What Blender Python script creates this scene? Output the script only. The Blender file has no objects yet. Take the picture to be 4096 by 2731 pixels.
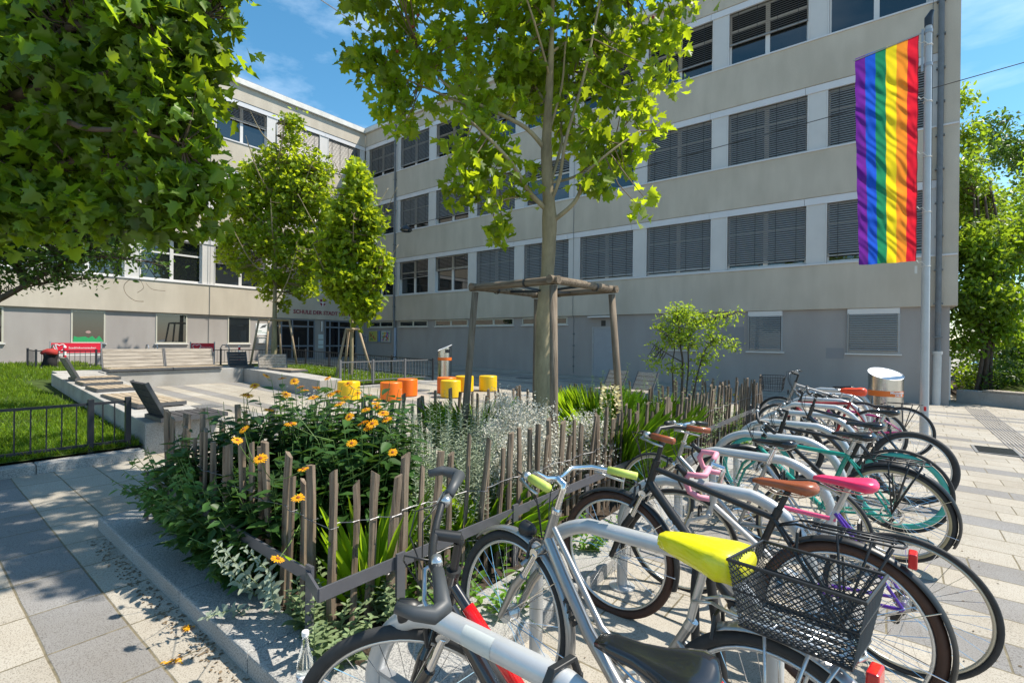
import bpy, math, random
import numpy as np
from mathutils import Vector, Matrix
random.seed(7)
RNG = np.random.default_rng(11)
SC = bpy.context.scene
COL = SC.collection
PI = math.pi

# ------------------------------------------------------------------ camera
# world axes: x runs along the long school wing, y towards it, z up. Ground falls gently towards +x.
CA = 0.66227
CU = (math.cos(CA), -math.sin(CA)); CN = (math.sin(CA), math.cos(CA))
EYE = 1.678
FPX = 1967.97; CX, CY = 2048.0, 1365.0
ROWS = ((9.99949255e-01, 1.498e-05, 1.00741e-02), (1.00741e-02, -1.48728e-03, -9.99948e-01), (0.0, 9.99998894e-01, -1.48736e-03))
def to_w(X, Y, Z): return (X*CU[0]+Y*CU[1], X*CN[0]+Y*CN[1], Z)
r0, r1, r2 = [Vector(to_w(*r)) for r in ROWS]
cam_d = bpy.data.cameras.new('camera'); cam = bpy.data.objects.new('camera', cam_d); COL.objects.link(cam)
cm = Matrix((( r0.x, -r1.x, -r2.x, 0), (r0.y, -r1.y, -r2.y, 0), (r0.z, -r1.z, -r2.z, EYE), (0, 0, 0, 1)))
cam.matrix_world = cm
cam_d.sensor_width = 36.0; cam_d.lens = FPX/4096*36.0
cam_d.clip_start = 0.05; cam_d.clip_end = 2000
SC.camera = cam
def P(x, y, depth):
    """real place of something seen at (x, y) on the photo (2352 wide) that stands `depth` metres ahead"""
    a = (x*1.7415-CX)/FPX; b = (y*1.7415-CY)/FPX
    d = r0*a + r1*b + r2
    return d*depth + Vector((0, 0, EYE))
def PH(x, y, h):
    """the same for something whose height above the sloping ground is h"""
    a = (x*1.7415-CX)/FPX; b = (y*1.7415-CY)/FPX
    d = r0*a + r1*b + r2
    t = (h-EYE)/(d.z+0.0198*d.x)
    return d*t + Vector((0, 0, EYE))
def gz(u, v=0): return -0.0198*max(-40, min(40, u))

# ------------------------------------------------------------------ light
SUN = Vector((1.0, 0.98, 2.15)).normalized()
W = bpy.data.worlds.new('World'); SC.world = W; W.use_nodes = True
nt = W.node_tree; nt.nodes.clear()
wo = nt.nodes.new('ShaderNodeOutputWorld'); bg = nt.nodes.new('ShaderNodeBackground'); sky = nt.nodes.new('ShaderNodeTexSky')
sky.sky_type = 'NISHITA'; sky.sun_disc = False
sky.sun_elevation = math.asin(SUN.z); sky.sun_rotation = math.atan2(SUN.x, SUN.y)
sky.air_density = 1.0; sky.dust_density = 0.4; sky.ozone_density = 3.5; sky.altitude = 200
bg.inputs['Strength'].default_value = 0.12
# thin summer cirrus laid over the sky
tc = nt.nodes.new('ShaderNodeTexCoord'); mp = nt.nodes.new('ShaderNodeMapping'); mp.inputs['Scale'].default_value = (1.2, 2.2, 5.0)
nz = nt.nodes.new('ShaderNodeTexNoise'); nz.inputs['Scale'].default_value = 1.6; nz.inputs['Detail'].default_value = 7; nz.inputs['Roughness'].default_value = 0.6
rp = nt.nodes.new('ShaderNodeValToRGB'); rp.color_ramp.elements[0].position = 0.5; rp.color_ramp.elements[1].position = 0.85
rp.color_ramp.elements[0].color = (0, 0, 0, 1); rp.color_ramp.elements[1].color = (0.45, 0.45, 0.45, 1)
mx = nt.nodes.new('ShaderNodeMix'); mx.data_type = 'RGBA'; mx.inputs['B'].default_value = (7.5, 8.2, 9.0, 1)
nt.links.new(tc.outputs['Generated'], mp.inputs['Vector']); nt.links.new(mp.outputs['Vector'], nz.inputs['Vector'])
nt.links.new(nz.outputs['Fac'], rp.inputs['Fac']); nt.links.new(rp.outputs['Color'], mx.inputs['Factor'])
hs = nt.nodes.new('ShaderNodeHueSaturation'); hs.inputs['Hue'].default_value = 0.482; hs.inputs['Saturation'].default_value = 1.2; hs.inputs['Value'].default_value = 0.88
nt.links.new(sky.outputs['Color'], hs.inputs['Color']); nt.links.new(hs.outputs['Color'], mx.inputs['A']); nt.links.new(mx.outputs['Result'], bg.inputs['Color'])
nt.links.new(bg.outputs['Background'], wo.inputs['Surface'])
sun_d = bpy.data.lights.new('sun', 'SUN'); sun_d.energy = 4.0; sun_d.angle = math.radians(0.53); sun_d.color = (1.0, 0.93, 0.81)
sun = bpy.data.objects.new('sun', sun_d); COL.objects.link(sun)
sun.rotation_euler = SUN.to_track_quat('Z', 'Y').to_euler()
SC.view_settings.view_transform = 'Standard'; SC.view_settings.look = 'None'
SC.view_settings.exposure = 1.0; SC.view_settings.gamma = 1.0
SC.cycles.max_bounces = 8; SC.cycles.transparent_max_bounces = 8; SC.cycles.diffuse_bounces = 3
SC.cycles.glossy_bounces = 3; SC.cycles.transmission_bounces = 4
SC.cycles.sample_clamp_indirect = 6.0
try: SC.cycles.use_denoising = True
except Exception: pass

# ------------------------------------------------------------------ materials
MATS = {}
def principled(name):
    m = bpy.data.materials.new(name); m.use_nodes = True
    return m, m.node_tree, m.node_tree.nodes['Principled BSDF']
def mat(name, c, rough=0.6, metal=0.0, spec=0.5, var=0.0, vscale=4.0, bump=0.0, bscale=40.0, c2=None, stretch=None, coat=0.0, ior=None):
    """plain principled surface whose colour wanders by `var` (or towards c2) with a noise"""
    if name in MATS: return MATS[name]
    m, t, b = principled(name); N = t.nodes; L = t.links
    b.inputs['Base Color'].default_value = (*c, 1); b.inputs['Roughness'].default_value = rough
    b.inputs['Metallic'].default_value = metal; b.inputs['Specular IOR Level'].default_value = spec
    b.inputs['Coat Weight'].default_value = coat
    if ior: b.inputs['IOR'].default_value = ior
    if var or c2 or bump:
        co = N.new('ShaderNodeTexCoord'); mpn = N.new('ShaderNodeMapping')
        if stretch: mpn.inputs['Scale'].default_value = stretch
        L.new(co.outputs['Object'], mpn.inputs['Vector'])
    if var or c2:
        n = N.new('ShaderNodeTexNoise'); n.inputs['Scale'].default_value = vscale; n.inputs['Detail'].default_value = 6; n.inputs['Roughness'].default_value = 0.65
        L.new(mpn.outputs['Vector'], n.inputs['Vector'])
        r = N.new('ShaderNodeValToRGB'); r.color_ramp.elements[0].position = 0.32; r.color_ramp.elements[1].position = 0.68
        a = c2 if c2 else tuple(x*(1-var) for x in c); z = c if c2 else tuple(min(1, x*(1+var)) for x in c)
        r.color_ramp.elements[0].color = (*a, 1); r.color_ramp.elements[1].color = (*z, 1)
        L.new(n.outputs['Fac'], r.inputs['Fac']); L.new(r.outputs['Color'], b.inputs['Base Color'])
    if bump:
        n2 = N.new('ShaderNodeTexNoise'); n2.inputs['Scale'].default_value = bscale; n2.inputs['Detail'].default_value = 5
        bp = N.new('ShaderNodeBump'); bp.inputs['Strength'].default_value = bump; bp.inputs['Distance'].default_value = 0.01
        L.new(mpn.outputs['Vector'], n2.inputs['Vector']); L.new(n2.outputs['Fac'], bp.inputs['Height']); L.new(bp.outputs['Normal'], b.inputs['Normal'])
    MATS[name] = m; return m
def leafmat(name, c, ctrans, amount=0.45, var=0.25, vscale=1.2, rough=0.45, spec=0.4):
    if name in MATS: return MATS[name]
    m, t, b = principled(name); N = t.nodes; L = t.links
    co = N.new('ShaderNodeTexCoord'); n = N.new('ShaderNodeTexNoise'); n.inputs['Scale'].default_value = vscale; n.inputs['Detail'].default_value = 4
    L.new(co.outputs['Object'], n.inputs['Vector'])
    wn = N.new('ShaderNodeNewGeometry')
    ad = N.new('ShaderNodeMath'); ad.operation = 'MULTIPLY_ADD'; ad.inputs[1].default_value = 0.5
    L.new(wn.outputs['Random Per Island'], ad.inputs[0]); L.new(n.outputs['Fac'], ad.inputs[2])
    r = N.new('ShaderNodeValToRGB'); r.color_ramp.elements[0].position = 0.35; r.color_ramp.elements[1].position = 1.1
    r.color_ramp.elements[0].color = (*[x*(1-var) for x in c], 1); r.color_ramp.elements[1].color = (*[min(1, x*(1+var)) for x in c], 1)
    L.new(ad.outputs[0], r.inputs['Fac']); L.new(r.outputs['Color'], b.inputs['Base Color'])
    b.inputs['Roughness'].default_value = rough; b.inputs['Specular IOR Level'].default_value = spec
    tr = N.new('ShaderNodeBsdfTranslucent'); mxs = N.new('ShaderNodeMixShader'); mxs.inputs['Fac'].default_value = amount
    r2_ = N.new('ShaderNodeValToRGB'); r2_.color_ramp.elements[0].position = 0.35; r2_.color_ramp.elements[1].position = 1.1
    r2_.color_ramp.elements[0].color = (*[x*(1-var) for x in ctrans], 1); r2_.color_ramp.elements[1].color = (*[min(1, x*(1+var)) for x in ctrans], 1)
    L.new(ad.outputs[0], r2_.inputs['Fac']); L.new(r2_.outputs['Color'], tr.inputs['Color'])
    out = N['Material Output']
    L.new(b.outputs['BSDF'], mxs.inputs[1]); L.new(tr.outputs['BSDF'], mxs.inputs[2]); L.new(mxs.outputs['Shader'], out.inputs['Surface'])
    MATS[name] = m; return m
def woodmat(name, dark, light, axis=2, rough=0.8, scale=1.0):
    st = [18, 18, 18]; st[axis] = 1.1
    m = mat(name, light, rough=rough, spec=0.2, c2=dark, vscale=2.2*scale, stretch=tuple(st), bump=0.5, bscale=5*scale)
    return m

M_white = mat('white_aluminium', (0.62, 0.60, 0.58), rough=0.4, var=0.04, vscale=1.5)
M_panel = mat('pier_panel', (0.56, 0.54, 0.52), rough=0.45, var=0.05, vscale=1.3)
M_lintel = mat('lintel_metal', (0.60, 0.59, 0.60), rough=0.35, var=0.05, vscale=0.8)
M_slat = mat('blind_slat', (0.27, 0.258, 0.245), rough=0.35, spec=0.6, metal=0.1)
M_glass = mat('window_glass', (0.012, 0.015, 0.017), rough=0.02, spec=0.5, ior=1.9)
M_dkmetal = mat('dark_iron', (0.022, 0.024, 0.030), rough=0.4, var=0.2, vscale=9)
M_pipe = mat('grey_downpipe', (0.13, 0.14, 0.15), rough=0.5, var=0.15, vscale=5)
M_zinc = mat('zinc', (0.33, 0.34, 0.36), rough=0.4, metal=0.4, var=0.1, vscale=6)
M_hoop = mat('silver_paint', (0.52, 0.53, 0.54), rough=0.33, metal=0.35, var=0.05, vscale=8)
M_steel = mat('brushed_steel', (0.60, 0.57, 0.53), rough=0.24, metal=1.0, var=0.07, vscale=3, stretch=(8, 8, 0.6))
M_chrome = mat('chrome', (0.75, 0.75, 0.76), rough=0.12, metal=1.0)
M_alu = mat('aluminium_rim', (0.58, 0.59, 0.60), rough=0.3, metal=0.85)
M_black = mat('black_plastic', (0.016, 0.017, 0.019), rough=0.42)
M_blackgloss = mat('black_paint', (0.012, 0.012, 0.014), rough=0.2, coat=0.6)
M_rubber = mat('tyre_rubber', (0.028, 0.028, 0.029), rough=0.75, var=0.3, vscale=20)
M_rubbrown = mat('brown_rubber', (0.060, 0.026, 0.016), rough=0.7, var=0.2, vscale=20)
M_cream = mat('cream_sidewall', (0.42, 0.34, 0.20), rough=0.7, var=0.1, vscale=20)
M_red = mat('red_plastic', (0.55, 0.012, 0.012), rough=0.25, coat=0.3)
M_redpaint = mat('red_board', (0.60, 0.01, 0.035), rough=0.4)
M_whitepaint = mat('white_marking', (0.75, 0.75, 0.75), rough=0.5)
M_letter = mat('dark_red_letters', (0.22, 0.02, 0.045), rough=0.4)
M_cornice = mat('cornice_stone', (0.60, 0.58, 0.54), rough=0.7, var=0.12, vscale=2.5, bump=0.15)

def plaster(name, c, stain, bump=0.35, bscale=55.0):
    m, t, b = principled(name); N = t.nodes; L = t.links
    co = N.new('ShaderNodeTexCoord')
    n1 = N.new('ShaderNodeTexNoise'); n1.inputs['Scale'].default_value = 0.45; n1.inputs['Detail'].default_value = 6
    L.new(co.outputs['Object'], n1.inputs['Vector'])
    mpn = N.new('ShaderNodeMapping'); mpn.inputs['Scale'].default_value = (2.2, 2.2, 0.6); L.new(co.outputs['Object'], mpn.inputs['Vector'])
    n2 = N.new('ShaderNodeTexNoise'); n2.inputs['Scale'].default_value = 1.0; n2.inputs['Detail'].default_value = 5; L.new(mpn.outputs['Vector'], n2.inputs['Vector'])
    mu = N.new('ShaderNodeMath'); mu.operation = 'MULTIPLY'; L.new(n1.outputs['Fac'], mu.inputs[0]); L.new(n2.outputs['Fac'], mu.inputs[1])
    r = N.new('ShaderNodeValToRGB'); r.color_ramp.elements[0].position = 0.14; r.color_ramp.elements[1].position = 0.36
    r.color_ramp.elements[0].color = (*stain, 1); r.color_ramp.elements[1].color = (*c, 1)
    L.new(mu.outputs[0], r.inputs['Fac'])
    n3 = N.new('ShaderNodeTexNoise'); n3.inputs['Scale'].default_value = bscale; n3.inputs['Detail'].default_value = 4; n3.inputs['Roughness'].default_value = 0.7
    L.new(co.outputs['Object'], n3.inputs['Vector'])
    r3 = N.new('ShaderNodeValToRGB'); r3.color_ramp.elements[0].position = 0.25; r3.color_ramp.elements[1].position = 0.6
    r3.color_ramp.elements[0].color = (0.80, 0.80, 0.80, 1); r3.color_ramp.elements[1].color = (1, 1, 1, 1); L.new(n3.outputs['Fac'], r3.inputs['Fac'])
    mm = N.new('ShaderNodeMix'); mm.data_type = 'RGBA'; mm.blend_type = 'MULTIPLY'; mm.inputs['Factor'].default_value = 1.0
    L.new(r.outputs['Color'], mm.inputs['A']); L.new(r3.outputs['Color'], mm.inputs['B']); L.new(mm.outputs['Result'], b.inputs['Base Color'])
    bp = N.new('ShaderNodeBump'); bp.inputs['Strength'].default_value = bump; bp.inputs['Distance'].default_value = 0.01
    L.new(n3.outputs['Fac'], bp.inputs['Height']); L.new(bp.outputs['Normal'], b.inputs['Normal'])
    b.inputs['Roughness'].default_value = 0.9; b.inputs['Specular IOR Level'].default_value = 0.2
    MATS[name] = m; return m
M_plaster = plaster('rough_beige_plaster', (0.56, 0.50, 0.415), (0.47, 0.415, 0.34))
M_base = plaster('smooth_grey_plaster', (0.375, 0.345, 0.325), (0.33, 0.30, 0.28), bump=0.12, bscale=70)
def concrete(name, c, dark, scale=90.0, bump=0.25):
    m, t, b = principled(name); N = t.nodes; L = t.links
    co = N.new('ShaderNodeTexCoord')
    n = N.new('ShaderNodeTexNoise'); n.inputs['Scale'].default_value = scale; n.inputs['Detail'].default_value = 2; n.inputs['Roughness'].default_value = 0.8
    n1 = N.new('ShaderNodeTexNoise'); n1.inputs['Scale'].default_value = 1.7; n1.inputs['Detail'].default_value = 6
    L.new(co.outputs['Object'], n.inputs['Vector']); L.new(co.outputs['Object'], n1.inputs['Vector'])
    r = N.new('ShaderNodeValToRGB'); r.color_ramp.elements[0].position = 0.36; r.color_ramp.elements[1].position = 0.56
    r.color_ramp.elements[0].color = (*dark, 1); r.color_ramp.elements[1].color = (*c, 1); L.new(n.outputs['Fac'], r.inputs['Fac'])
    r1_ = N.new('ShaderNodeValToRGB'); r1_.color_ramp.elements[0].position = 0.3; r1_.color_ramp.elements[1].position = 0.65
    r1_.color_ramp.elements[0].color = (0.74, 0.72, 0.69, 1); r1_.color_ramp.elements[1].color = (1, 1, 1, 1); L.new(n1.outputs['Fac'], r1_.inputs['Fac'])
    mm = N.new('ShaderNodeMix'); mm.data_type = 'RGBA'; mm.blend_type = 'MULTIPLY'; mm.inputs['Factor'].default_value = 1.0
    L.new(r.outputs['Color'], mm.inputs['A']); L.new(r1_.outputs['Color'], mm.inputs['B']); L.new(mm.outputs['Result'], b.inputs['Base Color'])
    bp = N.new('ShaderNodeBump'); bp.inputs['Strength'].default_value = bump; bp.inputs['Distance'].default_value = 0.004
    L.new(n.outputs['Fac'], bp.inputs['Height']); L.new(bp.outputs['Normal'], b.inputs['Normal'])
    b.inputs['Roughness'].default_value = 0.85; b.inputs['Specular IOR Level'].default_value = 0.25
    MATS[name] = m; return m
M_conc = concrete('terrazzo_concrete', (0.45, 0.43, 0.40), (0.26, 0.25, 0.24))
M_kerb = concrete('kerb_stone', (0.42, 0.41, 0.39), (0.16, 0.16, 0.165), scale=120, bump=0.4)
M_soil = mat('bed_soil', (0.055, 0.042, 0.032), rough=1.0, spec=0.1, var=0.6, vscale=60, bump=1.0, bscale=90)
M_wood_grey = woodmat('weathered_slats', (0.20, 0.17, 0.14), (0.44, 0.39, 0.33), axis=1)
M_wood_slx = woodmat('weathered_slats_long', (0.24, 0.18, 0.12), (0.46, 0.38, 0.28), axis=0)
M_wood_dk = woodmat('dark_slats', (0.035, 0.035, 0.04), (0.09, 0.085, 0.085), axis=1)
M_pale = woodmat('split_chestnut', (0.085, 0.058, 0.04), (0.27, 0.21, 0.155), axis=2)
M_stake = woodmat('round_stake', (0.11, 0.08, 0.055), (0.25, 0.20, 0.15), axis=2)
M_wire = mat('galvanised_wire', (0.20, 0.20, 0.21), rough=0.45, metal=0.5)

def paver_material():
    m, t, b = principled('paving_slabs'); N = t.nodes; L = t.links
    def math_(op, a, c=None, d=None, clamp=False):
        n = N.new('ShaderNodeMath'); n.operation = op; n.use_clamp = clamp
        for i, x in enumerate((a, c, d)):
            if x is None: continue
            if isinstance(x, (int, float)): n.inputs[i].default_value = x
            else: L.new(x, n.inputs[i])
        return n.outputs[0]
    co = N.new('ShaderNodeTexCoord'); sp = N.new('ShaderNodeSeparateXYZ'); L.new(co.outputs['Object'], sp.inputs[0])
    wob = N.new('ShaderNodeTexNoise'); wob.inputs['Scale'].default_value = 2.5; L.new(co.outputs['Object'], wob.inputs['Vector'])
    wv = math_('MULTIPLY_ADD', wob.outputs['Fac'], 0.012, -0.006)
    x = math_('ADD', sp.outputs['X'], wv); y = math_('ADD', sp.outputs['Y'], wv)
    PV, PU = 0.342, 0.524
    ry = math_('DIVIDE', math_('SUBTRACT', y, 0.52), PV)
    row = math_('FLOOR', ry); fy = math_('SUBTRACT', ry, row)
    left = math_('LESS_THAN', y, 2.23)
    wr = N.new('ShaderNodeTexWhiteNoise'); wr.noise_dimensions = '1D'; L.new(row, wr.inputs['W'])
    stag = math_('MULTIPLY', math_('ADD', math_('MULTIPLY', math_('MODULO', math_('ABSOLUTE', row), 2.0), 0.5), math_('MULTIPLY', wr.outputs['Value'], 0.25)), math_('SUBTRACT', 1.0, left))
    ux = math_('ADD', math_('DIVIDE', math_('ADD', x, 4.94), PU), stag)
    colm = math_('FLOOR', ux); fx = math_('SUBTRACT', ux, colm)
    ey = math_('MULTIPLY', math_('MINIMUM', fy, math_('SUBTRACT', 1.0, fy)), PV)
    ex = math_('MULTIPLY', math_('MINIMUM', fx, math_('SUBTRACT', 1.0, fx)), PU)
    e = math_('MINIMUM', ex, ey)
    joint = N.new('ShaderNodeMapRange'); joint.inputs['From Min'].default_value = 0.0035; joint.inputs['From Max'].default_value = 0.0075; L.new(e, joint.inputs['Value'])
    dark = None
    for k in (0, 9, 11, 13, 17, 21, 25, 30, 33, 39, 44, 46):
        cmp_ = math_('COMPARE', row, float(k), 0.1)
        dark = cmp_ if dark is None else math_('MAXIMUM', dark, cmp_)
    cell = N.new('ShaderNodeCombineXYZ'); L.new(colm, cell.inputs[0]); L.new(row, cell.inputs[1])
    wn = N.new('ShaderNodeTexWhiteNoise'); wn.noise_dimensions = '2D'; L.new(cell.outputs[0], wn.inputs['Vector'])
    tint = math_('MULTIPLY_ADD', wn.outputs['Value'], 0.16, 0.92)
    sp1 = N.new('ShaderNodeTexNoise'); sp1.inputs['Scale'].default_value = 150; sp1.inputs['Detail'].default_value = 1.5; sp1.inputs['Roughness'].default_value = 0.8
    L.new(co.outputs['Object'], sp1.inputs['Vector'])
    spk = N.new('ShaderNodeValToRGB'); spk.color_ramp.elements[0].position = 0.34; spk.color_ramp.elements[1].position = 0.5
    spk.color_ramp.elements[0].color = (0.52, 0.50, 0.48, 1); spk.color_ramp.elements[1].color = (1, 1, 1, 1); L.new(sp1.outputs['Fac'], spk.inputs['Fac'])
    big = N.new('ShaderNodeTexNoise'); big.inputs['Scale'].default_value = 0.9; big.inputs['Detail'].default_value = 8; big.inputs['Roughness'].default_value = 0.6; L.new(co.outputs['Object'], big.inputs['Vector'])
    bgr = N.new('ShaderNodeValToRGB'); bgr.color_ramp.elements[0].position = 0.3; bgr.color_ramp.elements[1].position = 0.62
    bgr.color_ramp.elements[0].color = (0.80, 0.76, 0.71, 1); bgr.color_ramp.elements[1].color = (1, 1, 1, 1); L.new(big.outputs['Fac'], bgr.inputs['Fac'])
    base = N.new('ShaderNodeMix'); base.data_type = 'RGBA'; L.new(dark, base.inputs['Factor'])
    base.inputs['A'].default_value = (0.40, 0.37, 0.32, 1); base.inputs['B'].default_value = (0.25, 0.243, 0.238, 1)
    def mul(a, c):
        n = N.new('ShaderNodeMix'); n.data_type = 'RGBA'; n.blend_type = 'MULTIPLY'; n.inputs['Factor'].default_value = 1.0
        L.new(a, n.inputs['A']); L.new(c, n.inputs['B']); return n.outputs['Result']
    c = mul(mul(mul(base.outputs['Result'], spk.outputs['Color']), bgr.outputs['Color']), tint)
    jm = N.new('ShaderNodeMix'); jm.data_type = 'RGBA'; L.new(joint.outputs['Result'], jm.inputs['Factor'])
    jn = N.new('ShaderNodeTexNoise'); jn.inputs['Scale'].default_value = 25; L.new(co.outputs['Object'], jn.inputs['Vector'])
    jr = N.new('ShaderNodeValToRGB'); jr.color_ramp.elements[0].color = (0.06, 0.05, 0.035, 1); jr.color_ramp.elements[1].color = (0.27, 0.23, 0.15, 1); L.new(jn.outputs['Fac'], jr.inputs['Fac'])
    L.new(jr.outputs['Color'], jm.inputs['A']); L.new(c, jm.inputs['B']); L.new(jm.outputs['Result'], b.inputs['Base Color'])
    b.inputs['Roughness'].default_value = 0.85; b.inputs['Specular IOR Level'].default_value = 0.25
    bp = N.new('ShaderNodeBump'); bp.inputs['Strength'].default_value = 0.5; bp.inputs['Distance'].default_value = 0.006
    hh = math_('ADD', joint.outputs['Result'], math_('MULTIPLY', sp1.outputs['Fac'], 0.25)); L.new(hh, bp.inputs['Height']); L.new(bp.outputs['Normal'], b.inputs['Normal'])
    return m
M_paver = paver_material()

# ------------------------------------------------------------------ mesh helpers
def set_(o, label=None, cat=None, group=None, kind=None):
    if label: o['label'] = label
    if cat: o['category'] = cat
    if group: o['group'] = group
    if kind: o['kind'] = kind
    return o
def offs(parent):
    v = Vector((0, 0, 0))
    while parent is not None: v += parent.location; parent = parent.parent
    return v
def thing(name, label, cat, loc=(0, 0, 0), group=None):
    o = bpy.data.objects.new(name, None); COL.objects.link(o); o.location = loc; o.empty_display_size = 0.2
    return set_(o, label, cat, group)
class MB:
    def __init__(s): s.v = []; s.f = []; s.m = []
    def add(s, vs, fs, mi=0):
        n = len(s.v); s.v.extend([tuple(a) for a in vs]); s.f.extend([tuple(i+n for i in f) for f in fs]); s.m.extend([mi]*len(fs)); return s
    def box(s, x0, x1, y0, y1, z0, z1, mi=0):
        x0, x1 = min(x0, x1), max(x0, x1); y0, y1 = min(y0, y1), max(y0, y1); z0, z1 = min(z0, z1), max(z0, z1)
        return s.add([(x0,y0,z0),(x1,y0,z0),(x1,y1,z0),(x0,y1,z0),(x0,y0,z1),(x1,y0,z1),(x1,y1,z1),(x0,y1,z1)],
                     [(0,3,2,1),(4,5,6,7),(0,1,5,4),(1,2,6,5),(2,3,7,6),(3,0,4,7)], mi)
    def obox(s, c, ax, ay, az, mi=0):
        """box round c with half-axis vectors"""
        c, ax, ay, az = map(Vector, (c, ax, ay, az))
        vs = [c+ax*i+ay*j+az*k for k in (-1, 1) for i, j in ((-1,-1),(1,-1),(1,1),(-1,1))]
        fl = [(0,3,2,1),(4,5,6,7),(0,1,5,4),(1,2,6,5),(2,3,7,6),(3,0,4,7)]
        if ax.cross(ay).dot(az) < 0: fl = [f[::-1] for f in fl]
        return s.add(vs, fl, mi)
    def tube(s, pts, r, n=8, cap=True, mi=0, flat=None):
        pts = [Vector(p) for p in pts]
        if not isinstance(r, (list, tuple)): r = [r]*len(pts)
        rings = []; prev = None
        for i, p in enumerate(pts):
            d = (pts[min(i+1, len(pts)-1)]-pts[max(i-1, 0)])
            if d.length < 1e-9: d = Vector((0, 0, 1))
            d.normalize()
            if prev is None:
                a = Vector((0, 0, 1)) if abs(d.z) < 0.9 else Vector((1, 0, 0))
                a = (a - d*a.dot(d)).normalized()
            else: a = (prev - d*prev.dot(d)).normalized()
            prev = a; b = d.cross(a)
            rings.append([p + (a*math.cos(2*PI*k/n)*(flat or 1) + b*math.sin(2*PI*k/n))*r[i] for k in range(n)])
        vs = [q for g in rings for q in g]; fs = []
        for i in range(len(rings)-1):
            for k in range(n):
                a, b = i*n+k, i*n+(k+1) % n; fs.append((a, b, b+n, a+n))
        if cap: fs.append(tuple(range(n))[::-1]); fs.append(tuple(range((len(rings)-1)*n, len(rings)*n)))
        return s.add(vs, fs, mi)
    def rod(s, a, b, r, n=8, mi=0): return s.tube([a, b], r, n, True, mi)
    def ring(s, c, ax, R, r, n=48, k=8, mi=0, a0=0.0, a1=2*PI, wide=1.0):
        """torus (or an arc of one) round axis ax; wide stretches its section along the axis"""
        c, ax = Vector(c), Vector(ax).normalized()
        e = Vector((1, 0, 0)) if abs(ax.x) < 0.9 else Vector((0, 0, 1)); e = (e-ax*e.dot(ax)).normalized(); f = ax.cross(e)
        full = abs(a1-a0-2*PI) < 1e-6; m_ = n if full else n+1; vs = []
        for i in range(m_):
            a = a0+(a1-a0)*i/n; d = e*math.cos(a)+f*math.sin(a)
            for j in range(k):
                b = 2*PI*j/k; vs.append(c+d*(R+r*math.cos(b))+ax*(r*wide*math.sin(b)))
        fs = []
        for i in range(n):
            i2 = (i+1) % m_
            for j in range(k): j2 = (j+1) % k; fs.append((i*k+j, i2*k+j, i2*k+j2, i*k+j2))
        return s.add(vs, fs, mi)
    def lathe(s, prof, c=(0, 0, 0), n=24, mi=0):
        c = Vector(c); vs = [c+Vector((r*math.cos(2*PI*k/n), r*math.sin(2*PI*k/n), z)) for r, z in prof for k in range(n)]
        fs = [(i*n+k, i*n+(k+1) % n, (i+1)*n+(k+1) % n, (i+1)*n+k) for i in range(len(prof)-1) for k in range(n)]
        fs.append(tuple(range(n))[::-1]); fs.append(tuple(range((len(prof)-1)*n, len(prof)*n)))
        return s.add(vs, fs, mi)
    def build(s, name, m, parent=None, smooth=False, local=False, bevel=0):
        me = bpy.data.meshes.new(name)
        vs = s.v
        if parent is not None and not local:
            o_ = offs(parent); vs = [(a[0]-o_.x, a[1]-o_.y, a[2]-o_.z) for a in vs]
        me.from_pydata(vs, [], s.f)
        ms = m if isinstance(m, (list, tuple)) else [m]
        for x in ms: me.materials.append(x)
        if len(ms) > 1: me.polygons.foreach_set('material_index', s.m)
        if smooth: me.polygons.foreach_set('use_smooth', [True]*len(me.polygons))
        me.update(); ob = bpy.data.objects.new(name, me); COL.objects.link(ob)
        if parent is not None: ob.parent = parent
        if smooth == 2 or bevel:
            if bevel:
                bv = ob.modifiers.new('bevel', 'BEVEL'); bv.width = bevel; bv.segments = 2; bv.limit_method = 'ANGLE'; bv.angle_limit = 0.9
        return ob
def each(mbs, name, m, parent, **kw):
    return [b.build(name, m, parent, **kw) for b in mbs]
def smooth_by_angle(ob, ang=0.7):
    me = ob.data
    me.polygons.foreach_set('use_smooth', [True]*len(me.polygons))
    try: me.set_sharp_from_angle(angle=ang)
    except Exception: pass
    return ob
def text_mb(body, size, place, extr=0.002, align='CENTER', bold=False):
    """place(x, y, z) maps the letters' flat coordinates to the world"""
    cu = bpy.data.curves.new('lettering', 'FONT'); cu.body = body; cu.size = size; cu.extrude = extr; cu.align_x = align; cu.align_y = 'CENTER'
    cu.resolution_u = 2
    if bold: cu.offset = size*0.02
    ob = bpy.data.objects.new('lettering', cu); COL.objects.link(ob)
    dg = bpy.context.evaluated_depsgraph_get(); me = bpy.data.meshes.new_from_object(ob.evaluated_get(dg))
    m = MB(); m.add([place(*v.co) for v in me.vertices], [tuple(p.vertices) for p in me.polygons])
    bpy.data.objects.remove(ob); bpy.data.curves.remove(cu); bpy.data.meshes.remove(me)
    return m
LEAF = {
 'plane': ([(0,0),(.16,-.07),(.28,-.02),(.50,.02),(.36,.14),(.33,.22),(.46,.28),(.62,.52),(.42,.47),(.30,.50),(.27,.62),(.30,.74),(.14,.80),(.0,1.0)], .2),
 'oval': ([(0,0),(.18,.18),(.24,.42),(.17,.74),(0,1)], .10),
 'narrow': ([(0,0),(.06,.2),(.07,.5),(.04,.8),(0,1)], .03),
 'small': ([(0,0),(.28,.35),(.20,.75),(0,1)], .10),
 'petal': ([(0,0),(.10,.3),(.12,.75),(0,1)], .02),
 'blade': ([(0,0),(.022,.0),(.014,.6),(0,1)], .0),
}
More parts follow.
